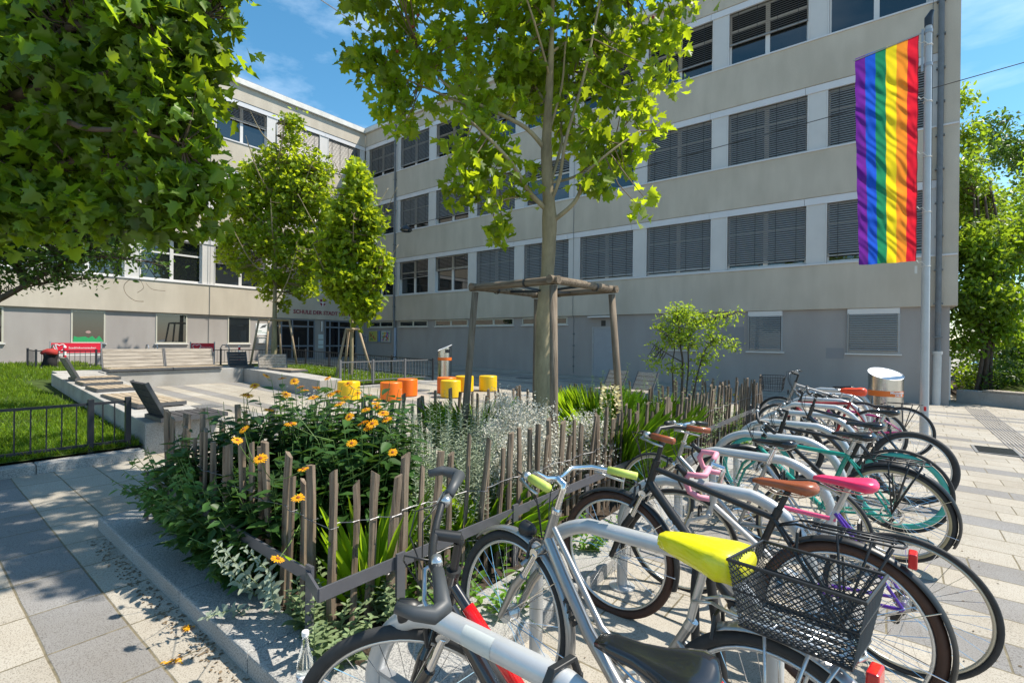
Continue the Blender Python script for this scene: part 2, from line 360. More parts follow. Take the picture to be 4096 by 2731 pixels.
def leaves_mesh(name, shape, pos, direc, nrm, size, m, parent=None, curl=0.15, local=False):
    """many leaves in one mesh: pos (n,3), direc = growing direction, nrm = face normal, size (n,)"""
    half, fold = LEAF[shape]; k = len(half)
    pos = np.asarray(pos, float); d = np.asarray(direc, float); nn = np.asarray(nrm, float); n = len(pos)
    if n == 0: return None
    if parent is not None and not local: pos = pos-np.array(offs(parent))
    d /= np.linalg.norm(d, axis=1, keepdims=True)+1e-9
    nn = nn-d*np.sum(nn*d, 1, keepdims=True); nn /= np.linalg.norm(nn, axis=1, keepdims=True)+1e-9
    w = np.cross(d, nn); size = np.asarray(size, float)[:, None]
    prof = [(x, y) for x, y in half]+[(-x, y) for x, y in half[1:-1]]
    V = np.empty((n, len(prof), 3))
    for i, (x, y) in enumerate(prof):
        V[:, i] = pos+size*(w*x+d*y+nn*(abs(x)*fold*2-curl*y*y))
    V = V.reshape(-1, 3); q = len(prof)
    f1 = list(range(k)); f2 = [0, k-1]+[k+i for i in range(k-3, -1, -1)]
    me = bpy.data.meshes.new(name); base = (np.arange(n)*q)[:, None]
    loops = np.concatenate([base+np.array(f1[::-1])[None], base+np.array(f2[::-1])[None]], 1).reshape(-1)
    me.vertices.add(len(V)); me.vertices.foreach_set('co', V.reshape(-1).astype(np.float32))
    me.loops.add(len(loops)); me.loops.foreach_set('vertex_index', loops.astype(np.int32))
    tot = np.tile([len(f1), len(f2)], n); st = np.concatenate([[0], np.cumsum(tot)[:-1]])
    me.polygons.add(2*n); me.polygons.foreach_set('loop_start', st.astype(np.int32)); me.polygons.foreach_set('loop_total', tot.astype(np.int32))
    me.materials.append(m); me.update(calc_edges=True); me.validate()
    ob = bpy.data.objects.new(name, me); COL.objects.link(ob)
    if parent is not None: ob.parent = parent
    return ob
def unit(n, z=0.0):
    a = RNG.normal(size=(n, 3)); a /= np.linalg.norm(a, axis=1, keepdims=True); a[:, 2] += z
    return a/np.linalg.norm(a, axis=1, keepdims=True)
def copy_tree(o, parent=None):
    c = o.copy(); COL.objects.link(c); c.parent = parent
    for ch in list(o.children): copy_tree(ch, c)
    return c

# ------------------------------------------------------------------ ground
def sheet(name, m, u0, u1, v0, v1, dz, kind='structure', nu=None):
    b = MB(); us = [u0]+[x for x in (-40, 40) if u0 < x < u1]+[u1]
    for i in range(len(us)-1):
        a, c = us[i], us[i+1]
        b.add([(a, v0, gz(a)+dz), (c, v0, gz(c)+dz), (c, v1, gz(c)+dz), (a, v1, gz(a)+dz)], [(0, 1, 2, 3)])
    o = b.build(name, m); set_(o, kind=kind); return o
sheet('ground', M_paver, -300, 300, -300, 400, 0.0)
def slopebox(b, u0, u1, v0, v1, h0, h1, mi=0, n=1):
    """a box that follows the falling ground, from height h0 to h1 above it"""
    vs = [(u, v, gz(u)+h) for h in (h0, h1) for u, v in ((u0, v0), (u1, v0), (u1, v1), (u0, v1))]
    return b.add(vs, [(0,3,2,1),(4,5,6,7),(0,1,5,4),(1,2,6,5),(2,3,7,6),(3,0,4,7)], mi)

# ------------------------------------------------------------------ school
UF, VF, UE = -26.10, 18.45, 1.36
class Fac:
    def __init__(s, kind): s.k = kind
    def pt(s, a, o, z): return (UF+a, VF-o, z) if s.k == 'R' else (UF+o, VF-a, z)
    def box(s, b, a0, a1, z0, z1, o0, o1, mi=0):
        p, q = s.pt(a0, o0, z0), s.pt(a1, o1, z1); return b.box(p[0], q[0], p[1], q[1], p[2], q[2], mi)
FR, FL = Fac('R'), Fac('L')
ZS = [(4.21, 6.39), (7.88, 10.0), (11.46, 13.59)]
BANDS = [(2.78, 4.21), (6.39, 7.88), (10.0, 11.46), (13.59, 14.38)]
school = thing('school_building', 'L shaped four storey school with beige plaster bands, ribbon windows and grey blinds', 'school', (UF, VF, gz(UF)))
LEN = {'R': UE-UF, 'L': 34.0}
for F, key, dep in ((FR, 'R', 11.0), (FL, 'L', 11.0)):
    b = MB(); e = LEN[key]; a_in = 0.0
    for i, (z0, z1) in enumerate(BANDS):
        F.box(b, a_in, e, z0, z1, -0.35, 0)
    bw = b.build('upper_wall', M_plaster, school, bevel=0.012)
    b = MB()  # core of the wing behind the windows, recessed
    if key == 'R':
        b.box(UF+0.0, UE-0.02, VF+0.351, VF+dep, 2.781, 14.37); b.box(UE-0.34, UE-0.001, VF+0.001, VF+0.36, 2.79, 14.36)
    else: b.box(UF-dep, UF-0.351, VF-34, VF+dep, 2.781, 14.37)
    b.build('rear_wall', M_plaster, school)
    b = MB()
    if key == 'R': b.box(UF-0.1, UE-0.16, VF+0.10, VF+dep-.3, -1.0, 2.78)
    else: b.box(UF-dep+.3, UF-0.10, VF-33.9, VF+0.1, -1.0, 2.78)
    b.build('ground_floor_wall', M_base, school)
    b = MB(); F.box(b, (-0.14 if key == 'L' else 0.14), e+(0.14 if key == 'R' else 0), 14.38, 14.66, -0.5, 0.14)
    b.build('cornice', M_cornice, school, bevel=0.02)
    b = MB()
    for z0, z1 in ZS:
        nseg = int(e/3)+1
        for i in range(nseg):
            a0 = max(0.0, i*3.0-.28); a1 = min(e-0.34, (i+1)*3.0-.29)
            if a1 > a0: F.box(b, a0, a1, z1-.235, z1-.012, -0.1, -0.022)
        F.box(b, 0.02, e-0.02, z0-0.012, z0+0.035, -0.3, 0.035)
    b.build('lintel_and_sill_trim', M_lintel, school)
    for z0, z1 in ZS:
        for i in range(-1, 8 if key == 'L' else 9):
            a0, a1 = (i+1)*3.0-.22 if i >= 0 else 0.0, (i+1)*3.0+.33 if i >= 0 else 0.33
            if key == 'L' and i >= 0: a0, a1 = a0-.30, a1-.30
            if a0 > e-0.35: break
            b = MB(); F.box(b, a0, min(a1, e-0.34), z0+.036, z1-.236, -0.3, -0.055); b.build('pier_panel', M_panel, school)
    b = MB(); F.box(b, 0, e, 14.66, 14.70, -dep if key == 'R' else -dep, 0.12); b.build('roof', M_zinc, school)
SL_TILT = math.radians(52)
def blind_mesh(F, a0, a1, ztop, zbot, o, tilt=SL_TILT, pitch=0.072, w=0.080):
    b = MB(); z = ztop-0.05; hy, hz = w/2*math.cos(tilt), w/2*math.sin(tilt)
    while z > zbot+0.07:
        pts = []
        for t, bulge in ((-1, 0), (0, .006), (1, 0)):
            pts.append((o+hy*t+bulge*math.sin(tilt), z-hz*t+bulge*math.cos(tilt)))
        vs = []
        for oo, zz in pts:
            vs += [F.pt(a0, oo, zz), F.pt(a1, oo, zz)]
        vs2 = [(x, y, zq-.003) for x, y, zq in vs]
        n = len(vs)
        b.add(vs+vs2, [(0, 1, 3, 2), (2, 3, 5, 4), (6, 8, 9, 7), (8, 10, 11, 9), (4, 5, 11, 10), (0, 6, 7, 1)])
        z -= pitch
    F.box(b, a0, a1, zbot, zbot+.045, o-.03, o+.025)
    F.box(b, a0-.035, a0-.01, ztop, zbot if False else zbot, o-.03, o+.03)
    return b
def window(F, a0, a1, z0, z1, frac, tilt=SL_TILT, transom=False, glass=M_glass):
    """ribbon window: frame with middle post, two panes and an outside blind let down to `frac` of its height"""
    b = MB(); o0, o1 = -0.28, -0.17; fw = .055; mid = (a0+a1)/2
    F.box(b, a0, a0+fw, z0, z1, o0, o1); F.box(b, a1-fw, a1, z0, z1, o0, o1)
    F.box(b, a0+fw, a1-fw, z0, z0+.09, o0, o1); F.box(b, a0+fw, a1-fw, z1-fw, z1, o0, o1); F.box(b, mid-.07, mid+.07, z0+.09, z1-fw, o0, o1+.004)
    zt = z0+(z1-z0)*.66
    F.box(b, a0+fw, mid-.07, zt-.04, zt+.04, o0, o1-.01); F.box(b, mid+.07, a1-fw, zt-.04, zt+.04, o0, o1-.01)
    F.box(b, a0-.03, a0-.004, z0+.04, z1+.0, -.17, -.035); F.box(b, a1+.004, a1+.03, z0+.04, z1+.0, -.17, -.035)
    w = b.build('window', M_white, school)
    g = MB(); F.box(g, a0+fw, mid-.07, z0+.09, zt-.04, -.26, -.215); F.box(g, mid+.07, a1-fw, z0+.09, zt-.04, -.26, -.215)
    F.box(g, a0+fw, mid-.07, zt+.04, z1-fw, -.26, -.215); F.box(g, mid+.07, a1-fw, zt+.04, z1-fw, -.26, -.215)
    g.build('glass', glass, w)
    if frac > 0:
        zb = z1-(z1-z0-.03)*frac
        bl = blind_mesh(F, a0+.012, a1-.012, z1, zb, -.11, tilt).build('blind', M_slat, w)
        c = MB()
        for t in (.12, .37, .63, .88):
            F.box(c, a0+(a1-a0)*t-.006, a0+(a1-a0)*t+.006, zb, z1-.02, -.068, -.062)
        c.build('cord', M_black, bl)
OPEN = math.radians(16)
RB = {0: [.62, .55, .42, 1, 1, .985, .90, .93, .90][0:9], 1: [.80, .86, .84, 1, .3, .6, 1, 1, 1], 2: [.86, .90, .90, .5, .6, .7, .78, .62, .25]}
RT = {0: [OPEN+.2, OPEN, OPEN, None, None, None, None, None, None], 1: [None]*9, 2: [None, None, OPEN+.3, OPEN, OPEN, OPEN, OPEN+.2, OPEN+.15, OPEN]}
RB[0] = [.55, .52, .40, 1, 1, .95, .95, .93, .90]
for fl, (z0, z1) in enumerate(ZS):
    for i in range(9):
        a0 = .34+3.0*i; a1 = a0+2.43
        window(FR, a0, min(a1, UE-UF-.38), z0+.035, z1-.235, RB[fl][i], RT[fl][i] if RT[fl][i] is not None else SL_TILT)
LB = {0: [.6, .7, .45, 0.0, .6, .8, .5, .5, .5], 1: [.9, .8, 1, .9, .7, .6, .9, .5, .5], 2: [1, 1, .42, .5, .6, .9, .5, .5, .5]}
for fl, (z0, z1) in enumerate(ZS):
    for i in range(7):
        a0 = (.34 if i == 0 else .05)+3.0*i+(0 if i == 0 else .0); a0 = .34+3.0*i if i == 0 else 3.0*i+.34-.28
        a1 = 3.0*(i+1)-.22-.3+.0
        a0 = 3.0*i+.34 if i == 0 else 3.0*i+.34; a1 = 3.0*i+2.77
        a0 -= .30; a1 -= .30
        if i == 0: a0 = .06+.28
        window(FL, a0, a1, z0+.035, z1-.235, LB[fl][i], SL_TILT if LB[fl][i] > .75 else OPEN)
# the wing's ground floor: basement strips, blinds, plain door
def plainwin(F, a0, a1, z0, z1, panes=1, blind=False, frame=M_white, sill=True, out=-.1, deep=.12):
    b = MB(); o1 = out+.02; o0 = out-deep; fw = .05
    F.box(b, a0, a0+fw, z0, z1, o0, o1); F.box(b, a1-fw, a1, z0, z1, o0, o1); F.box(b, a0+fw, a1-fw, z0, z0+fw, o0, o1); F.box(b, a0+fw, a1-fw, z1-fw, z1, o0, o1)
    for i in range(1, panes):
        c = a0+(a1-a0)*i/panes; F.box(b, c-.06, c+.06, z0+fw, z1-fw, o0, o1-.004)
    w = b.build('window', frame, school)
    g = MB(); F.box(g, a0+fw, a1-fw, z0+fw, z1-fw, out, out+.006); g.build('glass', M_glass, w)
    if sill:
        s_ = MB(); F.box(s_, a0-.05, a1+.05, z0-.045, z0-.003, out-.05, out+.07); s_.build('sill', M_white, w)
    return w
M_cream_frame = mat('cream_frame', (0.50, 0.48, 0.40), rough=0.5, var=.05)
for i, (a0, a1) in enumerate(((.36, 2.75), (3.36, 5.72), (6.34, 8.75), (9.25, 11.72), (12.25, 14.72))):
    plainwin(FR, a0, a1, 2.42, 2.75, 2, frame=M_cream_frame)
for a0, a1 in ((19.1, 20.3), (22.04, 23.12), (24.90, 26.20)):
    w = plainwin(FR, a0, a1, 1.40, 2.77, 1, frame=M_zinc)
    b = MB(); FR.box(b, a0+.01, a1-.01, 2.60, 2.768, -.08, -.03); b.build('blind_box', M_white, w)
    blind_mesh(FR, a0+.06, a1-.06, 2.63, 1.43, -.045, math.radians(50), .07, .07).build('blind', M_slat, w)
b = MB(); FR.box(b, 15.95, 16.02, gz(-10)-.05, 2.30, -.12, -.07); FR.box(b, 16.98, 17.05, gz(-10)-.05, 2.30, -.12, -.07); FR.box(b, 16.02, 16.98, 2.24, 2.30, -.12, -.07)
dr = b.build('door_frame', M_zinc, school)
b = MB(); FR.box(b, 16.02, 16.98, gz(-10)+.01, 2.24, -.12, -.088); d_ = b.build('door', mat('grey_door', (.30, .31, .33), rough=.45, var=.04), dr)
b = MB(); p = FR.pt(16.90, -.05, 1.25); b.tube([FR.pt(16.9, -.09, 1.25), FR.pt(16.9, -.04, 1.25), FR.pt(16.78, -.04, 1.25)], .011); b.build('handle', M_chrome, dr)
b = MB(); FR.box(b, 16.37, 16.57, 2.33, 2.56, -.1, -.09); b.build('vent_grille', M_black, school)
b = MB(); FR.box(b, 15.85, 17.1, 2.68, 2.74, -.1, 0.16); b.build('door_canopy_lamp', M_white, school)
# left wing ground floor
M_gl_win = mat('greenish_glass', (0.03, 0.045, 0.042), rough=0.05, ior=1.7)
for i, (a0, a1) in enumerate(((6.78, 7.85), (9.63, 10.87), (12.66, 13.75), (15.65, 16.75))):
    w = plainwin(FL, a0, a1, 1.40, 2.75, 1, frame=M_cream_frame)
    if i == 2:   # paper flowers stuck low on the pane
        for nm, c, poly in (('paper_hill', (.02, .30, .10), [(a0+.08+j*.115, .2*abs(math.sin(j*1.7))+.06) for j in range(9)]),):
            b = MB(); pts = [FL.pt(a1-.06, -.088, 1.46)]
            for x, y in poly: pts.append(FL.pt(a0+a1-x if False else x, -.088, 1.46+y))
            pts = [FL.pt(a0+.06, -.088, 1.46)]+pts[1:]+[FL.pt(a1-.06, -.088, 1.46)]
            b.add(pts, [tuple(range(len(pts)))]); b.build(nm, mat('green_paper', c, rough=.8), w)
        b = MB()
        for k in range(7):
            aa = k*.35-1.05; b.add([FL.pt(a0+.55, -.086, 1.80), FL.pt(a0+.55+.10*math.sin(aa-.12), -.086, 1.80+.12*math.cos(aa-.12)), FL.pt(a0+.55+.10*math.sin(aa+.12), -.086, 1.80+.12*math.cos(aa+.12))], [(0, 1, 2)])
        b.build('paper_flower', mat('pink_paper', (.55, .35, .33), rough=.8), w)
# entrance: two glazed double doors and the pillar between them
M_door = mat('blue_grey_frame', (0.17, 0.19, 0.22), rough=0.4)
def entrance(a0, a1):
    b = MB(); zb, zt = .50, 2.77; o0, o1 = -.1, -.03
    for a in (a0, a0+.38, (a0+a1)/2-.0+.15, a1-.38 if a1-a0 > 2.2 else a1-.3, a1): FL.box(b, a-.035, a+.035, zb, zt, o0, o1)
    for z in (zb+.06, 1.27, 2.36, 2.73): FL.box(b, a0+.036, a1-.036, z-.04, z+.04, o0, o1-.006)
    e_ = b.build('entrance_door', M_door, school)
    g = MB(); FL.box(g, a0, a1, zb, zt, -.1, -.075); g.build('glass', mat('entrance_glass', (.008, .008, .010), rough=.03), e_)
    h = MB(); h.tube([FL.pt(a0+.95, -.0, 1.1), FL.pt(a0+.95, -.0, 1.75)], .016); h.build('handle', M_zinc, e_)
entrance(.50, 2.58); entrance(3.26, 5.55)
b = MB(); FL.box(b, 2.63, 2.98, .92, 1.96, -.1, -.075)
b = MB()
for z0, z1 in ((1.66, 1.93), (1.36, 1.60), (1.14, 1.31)): FL.box(b, 2.68, 2.98, z0, z1, -.1, -.07)
b.build('notice_plates', mat('pale_plate', (.55, .62, .62), rough=.4), school)
b = MB(); b.tube([FL.pt(2.82, -.0, 2.10), FL.pt(2.82, -.0, 2.70)], .045, 10); b.build('wall_lamp', M_white, school)
b = MB(); FL.box(b, 5.68, 5.84, 1.32, 1.62, -.1, -.05); b.build('intercom', M_zinc, school)
# downpipes and lightning cables
b = MB(); p0 = UF+3.0
b.tube([(p0, VF-.07, 14.2), (p0, VF-.07, 2.95), (p0, VF-.02, 2.7), (p0, VF-.02, 2.35)], .055, 12)
for z in (13, 11, 9.2, 7.2, 5.4, 3.6): b.box(p0-.075, p0+.075, VF-.13, VF-.0, z-.02, z+.02)
d1 = b.build('downpipe', M_pipe, school, smooth=False)
b = MB(); b.tube([(p0+.03, VF+.02, 2.36), (p0+.03, VF+.02, .45)], .075, 12); b.build('lower_pipe', mat('pale_blue_pipe', (.30, .34, .42), rough=.5), d1)
p1 = UF+27.06-.02
b = MB(); b.tube([(p1, VF-.1, 14.3), (p1, VF-.1, 2.6), (p1, VF-.02, 2.3), (p1+.01, VF-.02, 1.45)], .068, 14)
for z in range(2, 15): b.box(p1-.1, p1+.1, VF-.14, VF-.0, z*.95-.02, z*.95+.015)
d2 = b.build('downpipe', M_pipe, school)
b = MB(); b.tube([(p1, VF-.02, 1.45), (p1-.02, VF-.02, -.1)], .095, 14); b.tube([(p1, VF-.02, 1.42), (p1, VF-.02, 1.5)], .115, 14); b.build('lower_pipe', mat('off_white_pipe', (.50, .49, .47), rough=.5, var=.06), d2)
b = MB(); b.tube([(p1-.18, VF-.03, 14.3), (p1-.18, VF-.03, 2.3), (p1-.26, VF+.05, 1.95), (p1-.27, VF+.05, 0)], .008, 5)
for z in (1.9, 1.2, .8, .45, .2): b.box(p1-.30, p1-.24, VF+.02, VF+.1, z-.03, z+.03)
b.build('lightning_cable', M_pipe, school)
b = MB(); b.tube([FR.pt(15.05, .012, 14.3), FR.pt(15.05, .012, 2.8), FR.pt(15.05, -.08, 2.7), FR.pt(15.05, -.08, .3)], .01, 5)
for z in (2.0, 1.5, 1.0, .6): b.box(UF+15.02, UF+15.08, VF+.05, VF+.11, z-.03, z+.03)
b.build('lightning_cable', M_pipe, school)
b = MB(); b.tube([FL.pt(8.72, .16, 14.6), FL.pt(8.72, .02, 14.2), FL.pt(8.72, .02, 2.8), FL.pt(8.72, -.08, 2.6), FL.pt(8.72, -.08, .6)], .01, 5); b.build('lightning_cable', M_pipe, school)
for q_ in ((21.2, 21.92, 1.55, 2.25), (24.35, 24.82, 1.22, 1.55)): b = MB(); FR.box(b, *q_, -.1, -.094); b.build('repainted_patch', mat('patch_grey', (.255, .245, .245), rough=.9), school)
b = MB(); b.box(UE-.16, UE-.10, VF+.5, VF+.62, .1, 1.35); b.build('end_wall_box', M_white, school)
# lettering over the entrance
pl = lambda x, y, z: (UF+.004+z, VF-(2.55-x*1.0)+0, 3.13+y)
lt = text_mb('SCHULE DER STADT WIEN', .30, lambda x, y, z: (UF+.006+z, VF-2.75+x, 3.16+y), .012, 'CENTER', True)
lt.build('lettering', M_letter, school)
b = MB()   # coat of arms: shield with a cross and a curl beside it
sh = [(-.17, .2), (.17, .2), (.17, -.05), (0, -.24), (-.17, -.05)]
def shield(dy, z0=3.74):
    b.add([(UF+.012, VF-dy+x, z0+y) for x, y in sh]+[(UF+.001, VF-dy+x, z0+y) for x, y in sh], [(4, 3, 2, 1, 0)]+[(i, (i+1) % 5, (i+1) % 5+5, i+5) for i in range(5)])
shield(2.78); ca_ = b.build('coat_of_arms', M_letter, school)
b = MB(); b.box(UF+.013, UF+.018, VF-2.81, VF-2.75, 3.52, 3.93); b.box(UF+.013, UF+.0181, VF-2.94, VF-2.811, 3.74, 3.80); b.box(UF+.013, UF+.0181, VF-2.749, VF-2.62, 3.74, 3.80); b.build('cross', M_whitepaint, ca_)
# notice boards and sign near the doors: things hung on the wall
def notice(name, label, cat, a0, a1, z0, z1, face, group=None, F=FR, frame=M_zinc, extra=None):
    c = F.pt((a0+a1)/2, -.1, z0); t = thing(name, label, cat, c, group)
    b = MB(); F.box(b, a0, a1, z0, z1, -.1, -.045); b.build('case', frame, t)
    b = MB(); F.box(b, a0+.06, a1-.06, z0+.06, z1-.06, -.044, -.040); b.build('poster', face, t)
    if extra: extra(t)
    return t
def spots(F, a0, a1, z0, z1, cols, n, rad, t):
    for j, c in enumerate(cols):
        b = MB()
        for i in range(n):
            a = a0+.14+(a1-a0-.28)*random.random(); z = z0+.14+(z1-z0-.28)*random.random(); r = rad*random.uniform(.6, 1.2)
            b.add([F.pt(a+r*math.cos(q*PI/4), -.037+j*.0012, z+r*1.2*math.sin(q*PI/4)) for q in range(8)], [tuple(range(8))[::-1]])
        b.build('pattern', mat('poster_%s' % j+name_of(c), c, rough=.7), t)
def name_of(c): return ''.join('%02d' % int(x*99) for x in c)
notice('notice_board', 'glazed notice board with a yellow green poster left of the other board', 'notice board', .44, 1.36, 1.49, 2.24, mat('yellow_poster', (.45, .42, .10), rough=.6), 'notice boards by the entrance',
       extra=lambda t: spots(FR, .44, 1.36, 1.49, 2.24, [(.10, .30, .08), (.35, .12, .05)], 5, .07, t))
notice('notice_board', 'glazed notice board filled with colourful paper hands beside the downpipe', 'notice board', 1.66, 2.60, 1.49, 2.24, mat('pale_poster', (.5, .5, .45), rough=.6), 'notice boards by the entrance',
       extra=lambda t: spots(FR, 1.66, 2.60, 1.49, 2.24, [(.6, .05, .05), (.05, .25, .5), (.6, .35, .02), (.4, .05, .3), (.1, .35, .1)], 9, .055, t))
notice('notice_board', 'narrow blue and white panel between the two glazed boards', 'notice board', 1.40, 1.62, 1.50, 2.24, mat('blue_poster', (.05, .20, .55), rough=.5))
t = thing('wall_sign', 'white square sign with green words Grünes Klassenzimmer beside the doors', 'sign', FL.pt(6.15, -.1, 1.85))
b = MB(); FL.box(b, 5.84, 6.50, 1.85, 2.45, -.1, -.085); b.build('panel', M_whitepaint, t)
gm = mat('green_print', (.02, .20, .08), rough=.6)
text_mb('Grünes\nKlassenzimmer', .085, lambda x, y, z: (UF-.083+z, VF-6.44+x, 2.02+y), .001, 'LEFT').build('lettering', gm, t)
b = MB()
for k in range(5): b.tube([FL.pt(6.28-k*.03, -.08, 2.22+k*.03), FL.pt(6.0-k*.02, -.08, 2.27+k*.035)], .007, 4)
b.build('drawn_logo', M_black, t)
t = thing('mailbox', 'white metal letter box on the wall below the green lettered sign', 'mailbox', FL.pt(6.22, -.1, 1.42))
b = MB(); FL.box(b, 6.05, 6.40, 1.42, 1.72, -.1, .06); b.build('body', M_white, t, bevel=.01)
b = MB(); FL.box(b, 6.03, 6.42, 1.722, 1.76, -.1, .09); b.build('lid', M_white, t)
t = thing('mailbox', 'small grey box on the wall right of the glazed doors', 'mailbox', FR.pt(.12, -.1, 1.5))
b = MB(); FR.box(b, .0, .28, 1.5, 1.92, -.1, .0); b.build('body', M_zinc, t, bevel=.01)
b = MB(); FR.box(b, .04, .24, 1.80, 1.83, .001, .004); b.build('slot', M_black, t)

# ------------------------------------------------------------------ lawn, kerbs, bench walls
M_bframe = mat('bench_steel', (.10, .10, .105), rough=.5, metal=.3)
M_turf = mat('turf_soil', (0.050, 0.075, 0.020), rough=1.0, spec=.1, var=.5, vscale=6, bump=.8, bscale=60)
WX0, WX1 = -16.5, -7.62
def wall_v(u): return 2.10+(WX1-u)/(WX1-WX0)*0.5      # outer face of the long low wall
b = MB()
def quadsheet(b, pts, dz): b.add([(u, v, gz(u)+dz) for u, v in pts], [tuple(range(len(pts)))])
quadsheet(b, [(-25.9, -14), (-7.68, -14), (-7.68, 2.2), (-16.9, 2.62), (-16.9, 4.9), (-22.6, 4.9), (-22.6, 3.3), (-25.9, 3.3)], .13)
set_(b.build('lawn_soil', M_turf), kind='structure')
b = MB(); quadsheet(b, [(-22.4, 11.2), (-22.4, 7.6), (-12.5, 7.9), (-12.4, 11.3)], .11); set_(b.build('lawn_soil', M_turf), kind='structure')
b = MB()
for i in range(9):
    v0 = 2.06-(i+1)*1.0
    slopebox(b, -7.68, -7.48, v0+.006, v0+1.0, -.2, .105)
set_(b.build('lawn_kerb', M_kerb, bevel=.012), kind='structure')
b = MB()
for i in range(4): slopebox(b, -12.42, -12.25, 8.1+i*.9+.006, 8.1+(i+1)*.9, -.1, .07)
set_(b.build('lawn_kerb', M_kerb, bevel=.012), kind='structure')
def wallblock(name, label, poly, h, joints=(), m=M_conc):
    t = MB(); n = len(poly)
    t.add([(u, v, gz(u)-.1) for u, v in poly]+[(u, v, gz(u)+h) for u, v in poly], [tuple(range(n))[::-1], tuple(range(n, 2*n))]+[(i, (i+1) % n, (i+1) % n+n, i+n) for i in range(n)])
    o = t.build(name, m, bevel=.015); set_(o, label, 'bench wall', 'low concrete bench walls round the plaza'); return o
wallblock('bench_wall', 'long low concrete wall edging the lawn, its end face near the picket fence', [(WX0, wall_v(WX0)), (-10.4, wall_v(-10.4)), (-7.62, 2.10), (-7.62, 2.95), (-15.7, 3.5), (-16.5, 3.5)], .42)
b = MB(); b.box(-10.405, -10.395, wall_v(-10.4)-.004, wall_v(-10.4)+.03, gz(-10.4)+.02, gz(-10.4)+.40)
wallblock('bench_wall', 'low concrete wall under the long slatted benches at the back of the plaza', [(-17.1, 2.7), (-16.52, 2.7), (-16.52, 3.52), (-16.0, 3.52), (-16.0, 6.95), (-17.1, 6.95)], .44)
wallblock('bench_wall', 'low concrete wall with one wooden lounger, beside the small lawn', [(-16.6, 6.98), (-11.3, 6.72), (-11.3, 7.35), (-16.6, 7.8)], .42)
# slatted seats
def slats(b, c, along, across, n, L, gap, th=.035, w=.085):
    pass
def seat_pad(u0, u1, v0, v1, z, label, dark=False, axis='v', group='slatted seat pads on the long low wall', name='seat_pad'):
    t = thing(name, label, 'seat', ((u0+u1)/2, (v0+v1)/2, z), group)
    n = max(4, round(((u1-u0) if axis == 'v' else (v1-v0))/.115)); b = MB()
    for i in range(n):
        if axis == 'v':
            w = (u1-u0)/n; b.box(u0+i*w+.008, u0+(i+1)*w-.008, v0, v1, z+.03, z+.062)
        else:
            w = (v1-v0)/n; b.box(u0, u1, v0+i*w+.008, v0+(i+1)*w-.008, z+.03, z+.062)
    b.build('slats', M_wood_dk if dark else (M_wood_grey if axis == 'v' else M_wood_slx), t)
    b = MB(); b.box(u0-.012, u1+.012, v0-.012, v0-.001, z, z+.055); b.box(u0-.012, u1+.012, v1+.001, v1+.012, z, z+.055); b.box(u0-.012, u0-.001, v0, v1, z, z+.055); b.box(u1+.001, u1+.012, v0, v1, z, z+.055)
    b.build('frame', M_bframe, t)
    return t
def backrest(t, base, up, half, n=6, dark=False, thick=.03):
    """raked slatted back: base point, up vector, half-width vector"""
    base, up, half = Vector(base), Vector(up), Vector(half); b = MB(); nn = up.cross(half).normalized()*thick/2
    for i in range(n):
        c = base+up*((i+.5)/n); b.obox(c, half*.97, up*(.44/n), nn)
    b.build('backrest', M_wood_dk if dark else M_wood_grey, t)
    for s in (-1, 1): b = MB(); b.obox(base+up*.5+half*s*1.0, half.normalized()*.012, up*.52, nn*1.5); b.build('back_frame', M_bframe, t)
def wz(u, h=.42): return gz(u)+h
def lounger(u, label, dark):
    v = wall_v(u)+.10
    t = seat_pad(u, u+.62, v, v+.78, wz(u)+.0, label, dark, 'u', 'wooden loungers on the long low wall', 'lounger')
    backrest(t, (u+.31, v+.06, wz(u)+.05), (-.0, -.22, .46), (.30, 0, 0), 5, dark)
    return t
lounger(-8.05, 'dark slatted lounger with raked back on the near end of the long low wall', True)
lounger(-14.6, 'grey slatted lounger with raked back on the far end of the long low wall', False)
for u0, u1, l in ((-13.55, -12.85, 'smaller slatted seat pad beside the far lounger'), (-12.35, -11.55, 'middle slatted seat pad between the small and the largest pad'), (-10.9, -8.9, 'largest slatted seat pad behind the near lounger')):
    v = wall_v(u0)+.08; seat_pad(u0, u1, v, v+.62, wz((u0+u1)/2), l, False, 'u')
def long_bench(v0, v1, label, dark=False):
    z = gz(-16.5)+.46
    t = seat_pad(-16.62, -15.95, v0, v1, z-.01, label, dark, 'w', 'slatted benches on the back wall', 'slatted_bench')
    backrest(t, (-16.6, (v0+v1)/2, z+.06), (-.16, 0, .50), (0, (v1-v0)/2, 0), 5, dark)
long_bench(3.62, 5.02, 'left weathered slatted bench on the back wall, joined to its twin')
long_bench(5.06, 6.32, 'right weathered slatted bench on the back wall, beside the pale stone gap')
t = seat_pad(-16.5, -16.0, 6.75, 7.25, gz(-16)+.44, 'short bench with dark blue black slats at the corner of the walls', True, 'w', 'slatted benches on the back wall', 'slatted_bench')
backrest(t, (-16.52, 7.0, gz(-16)+.5), (-.12, 0, .42), (0, .28, 0), 5, True)
t = seat_pad(-15.1, -13.7, 7.25, 7.75, gz(-14.4)+.42, 'slatted lounger with raked back on the wall beside the small lawn', False, 'w', None, 'lounger')
backrest(t, (-15.15, 7.45, gz(-15)+.47), (-.12, .02, .42), (.20, .34, 0), 5, False)
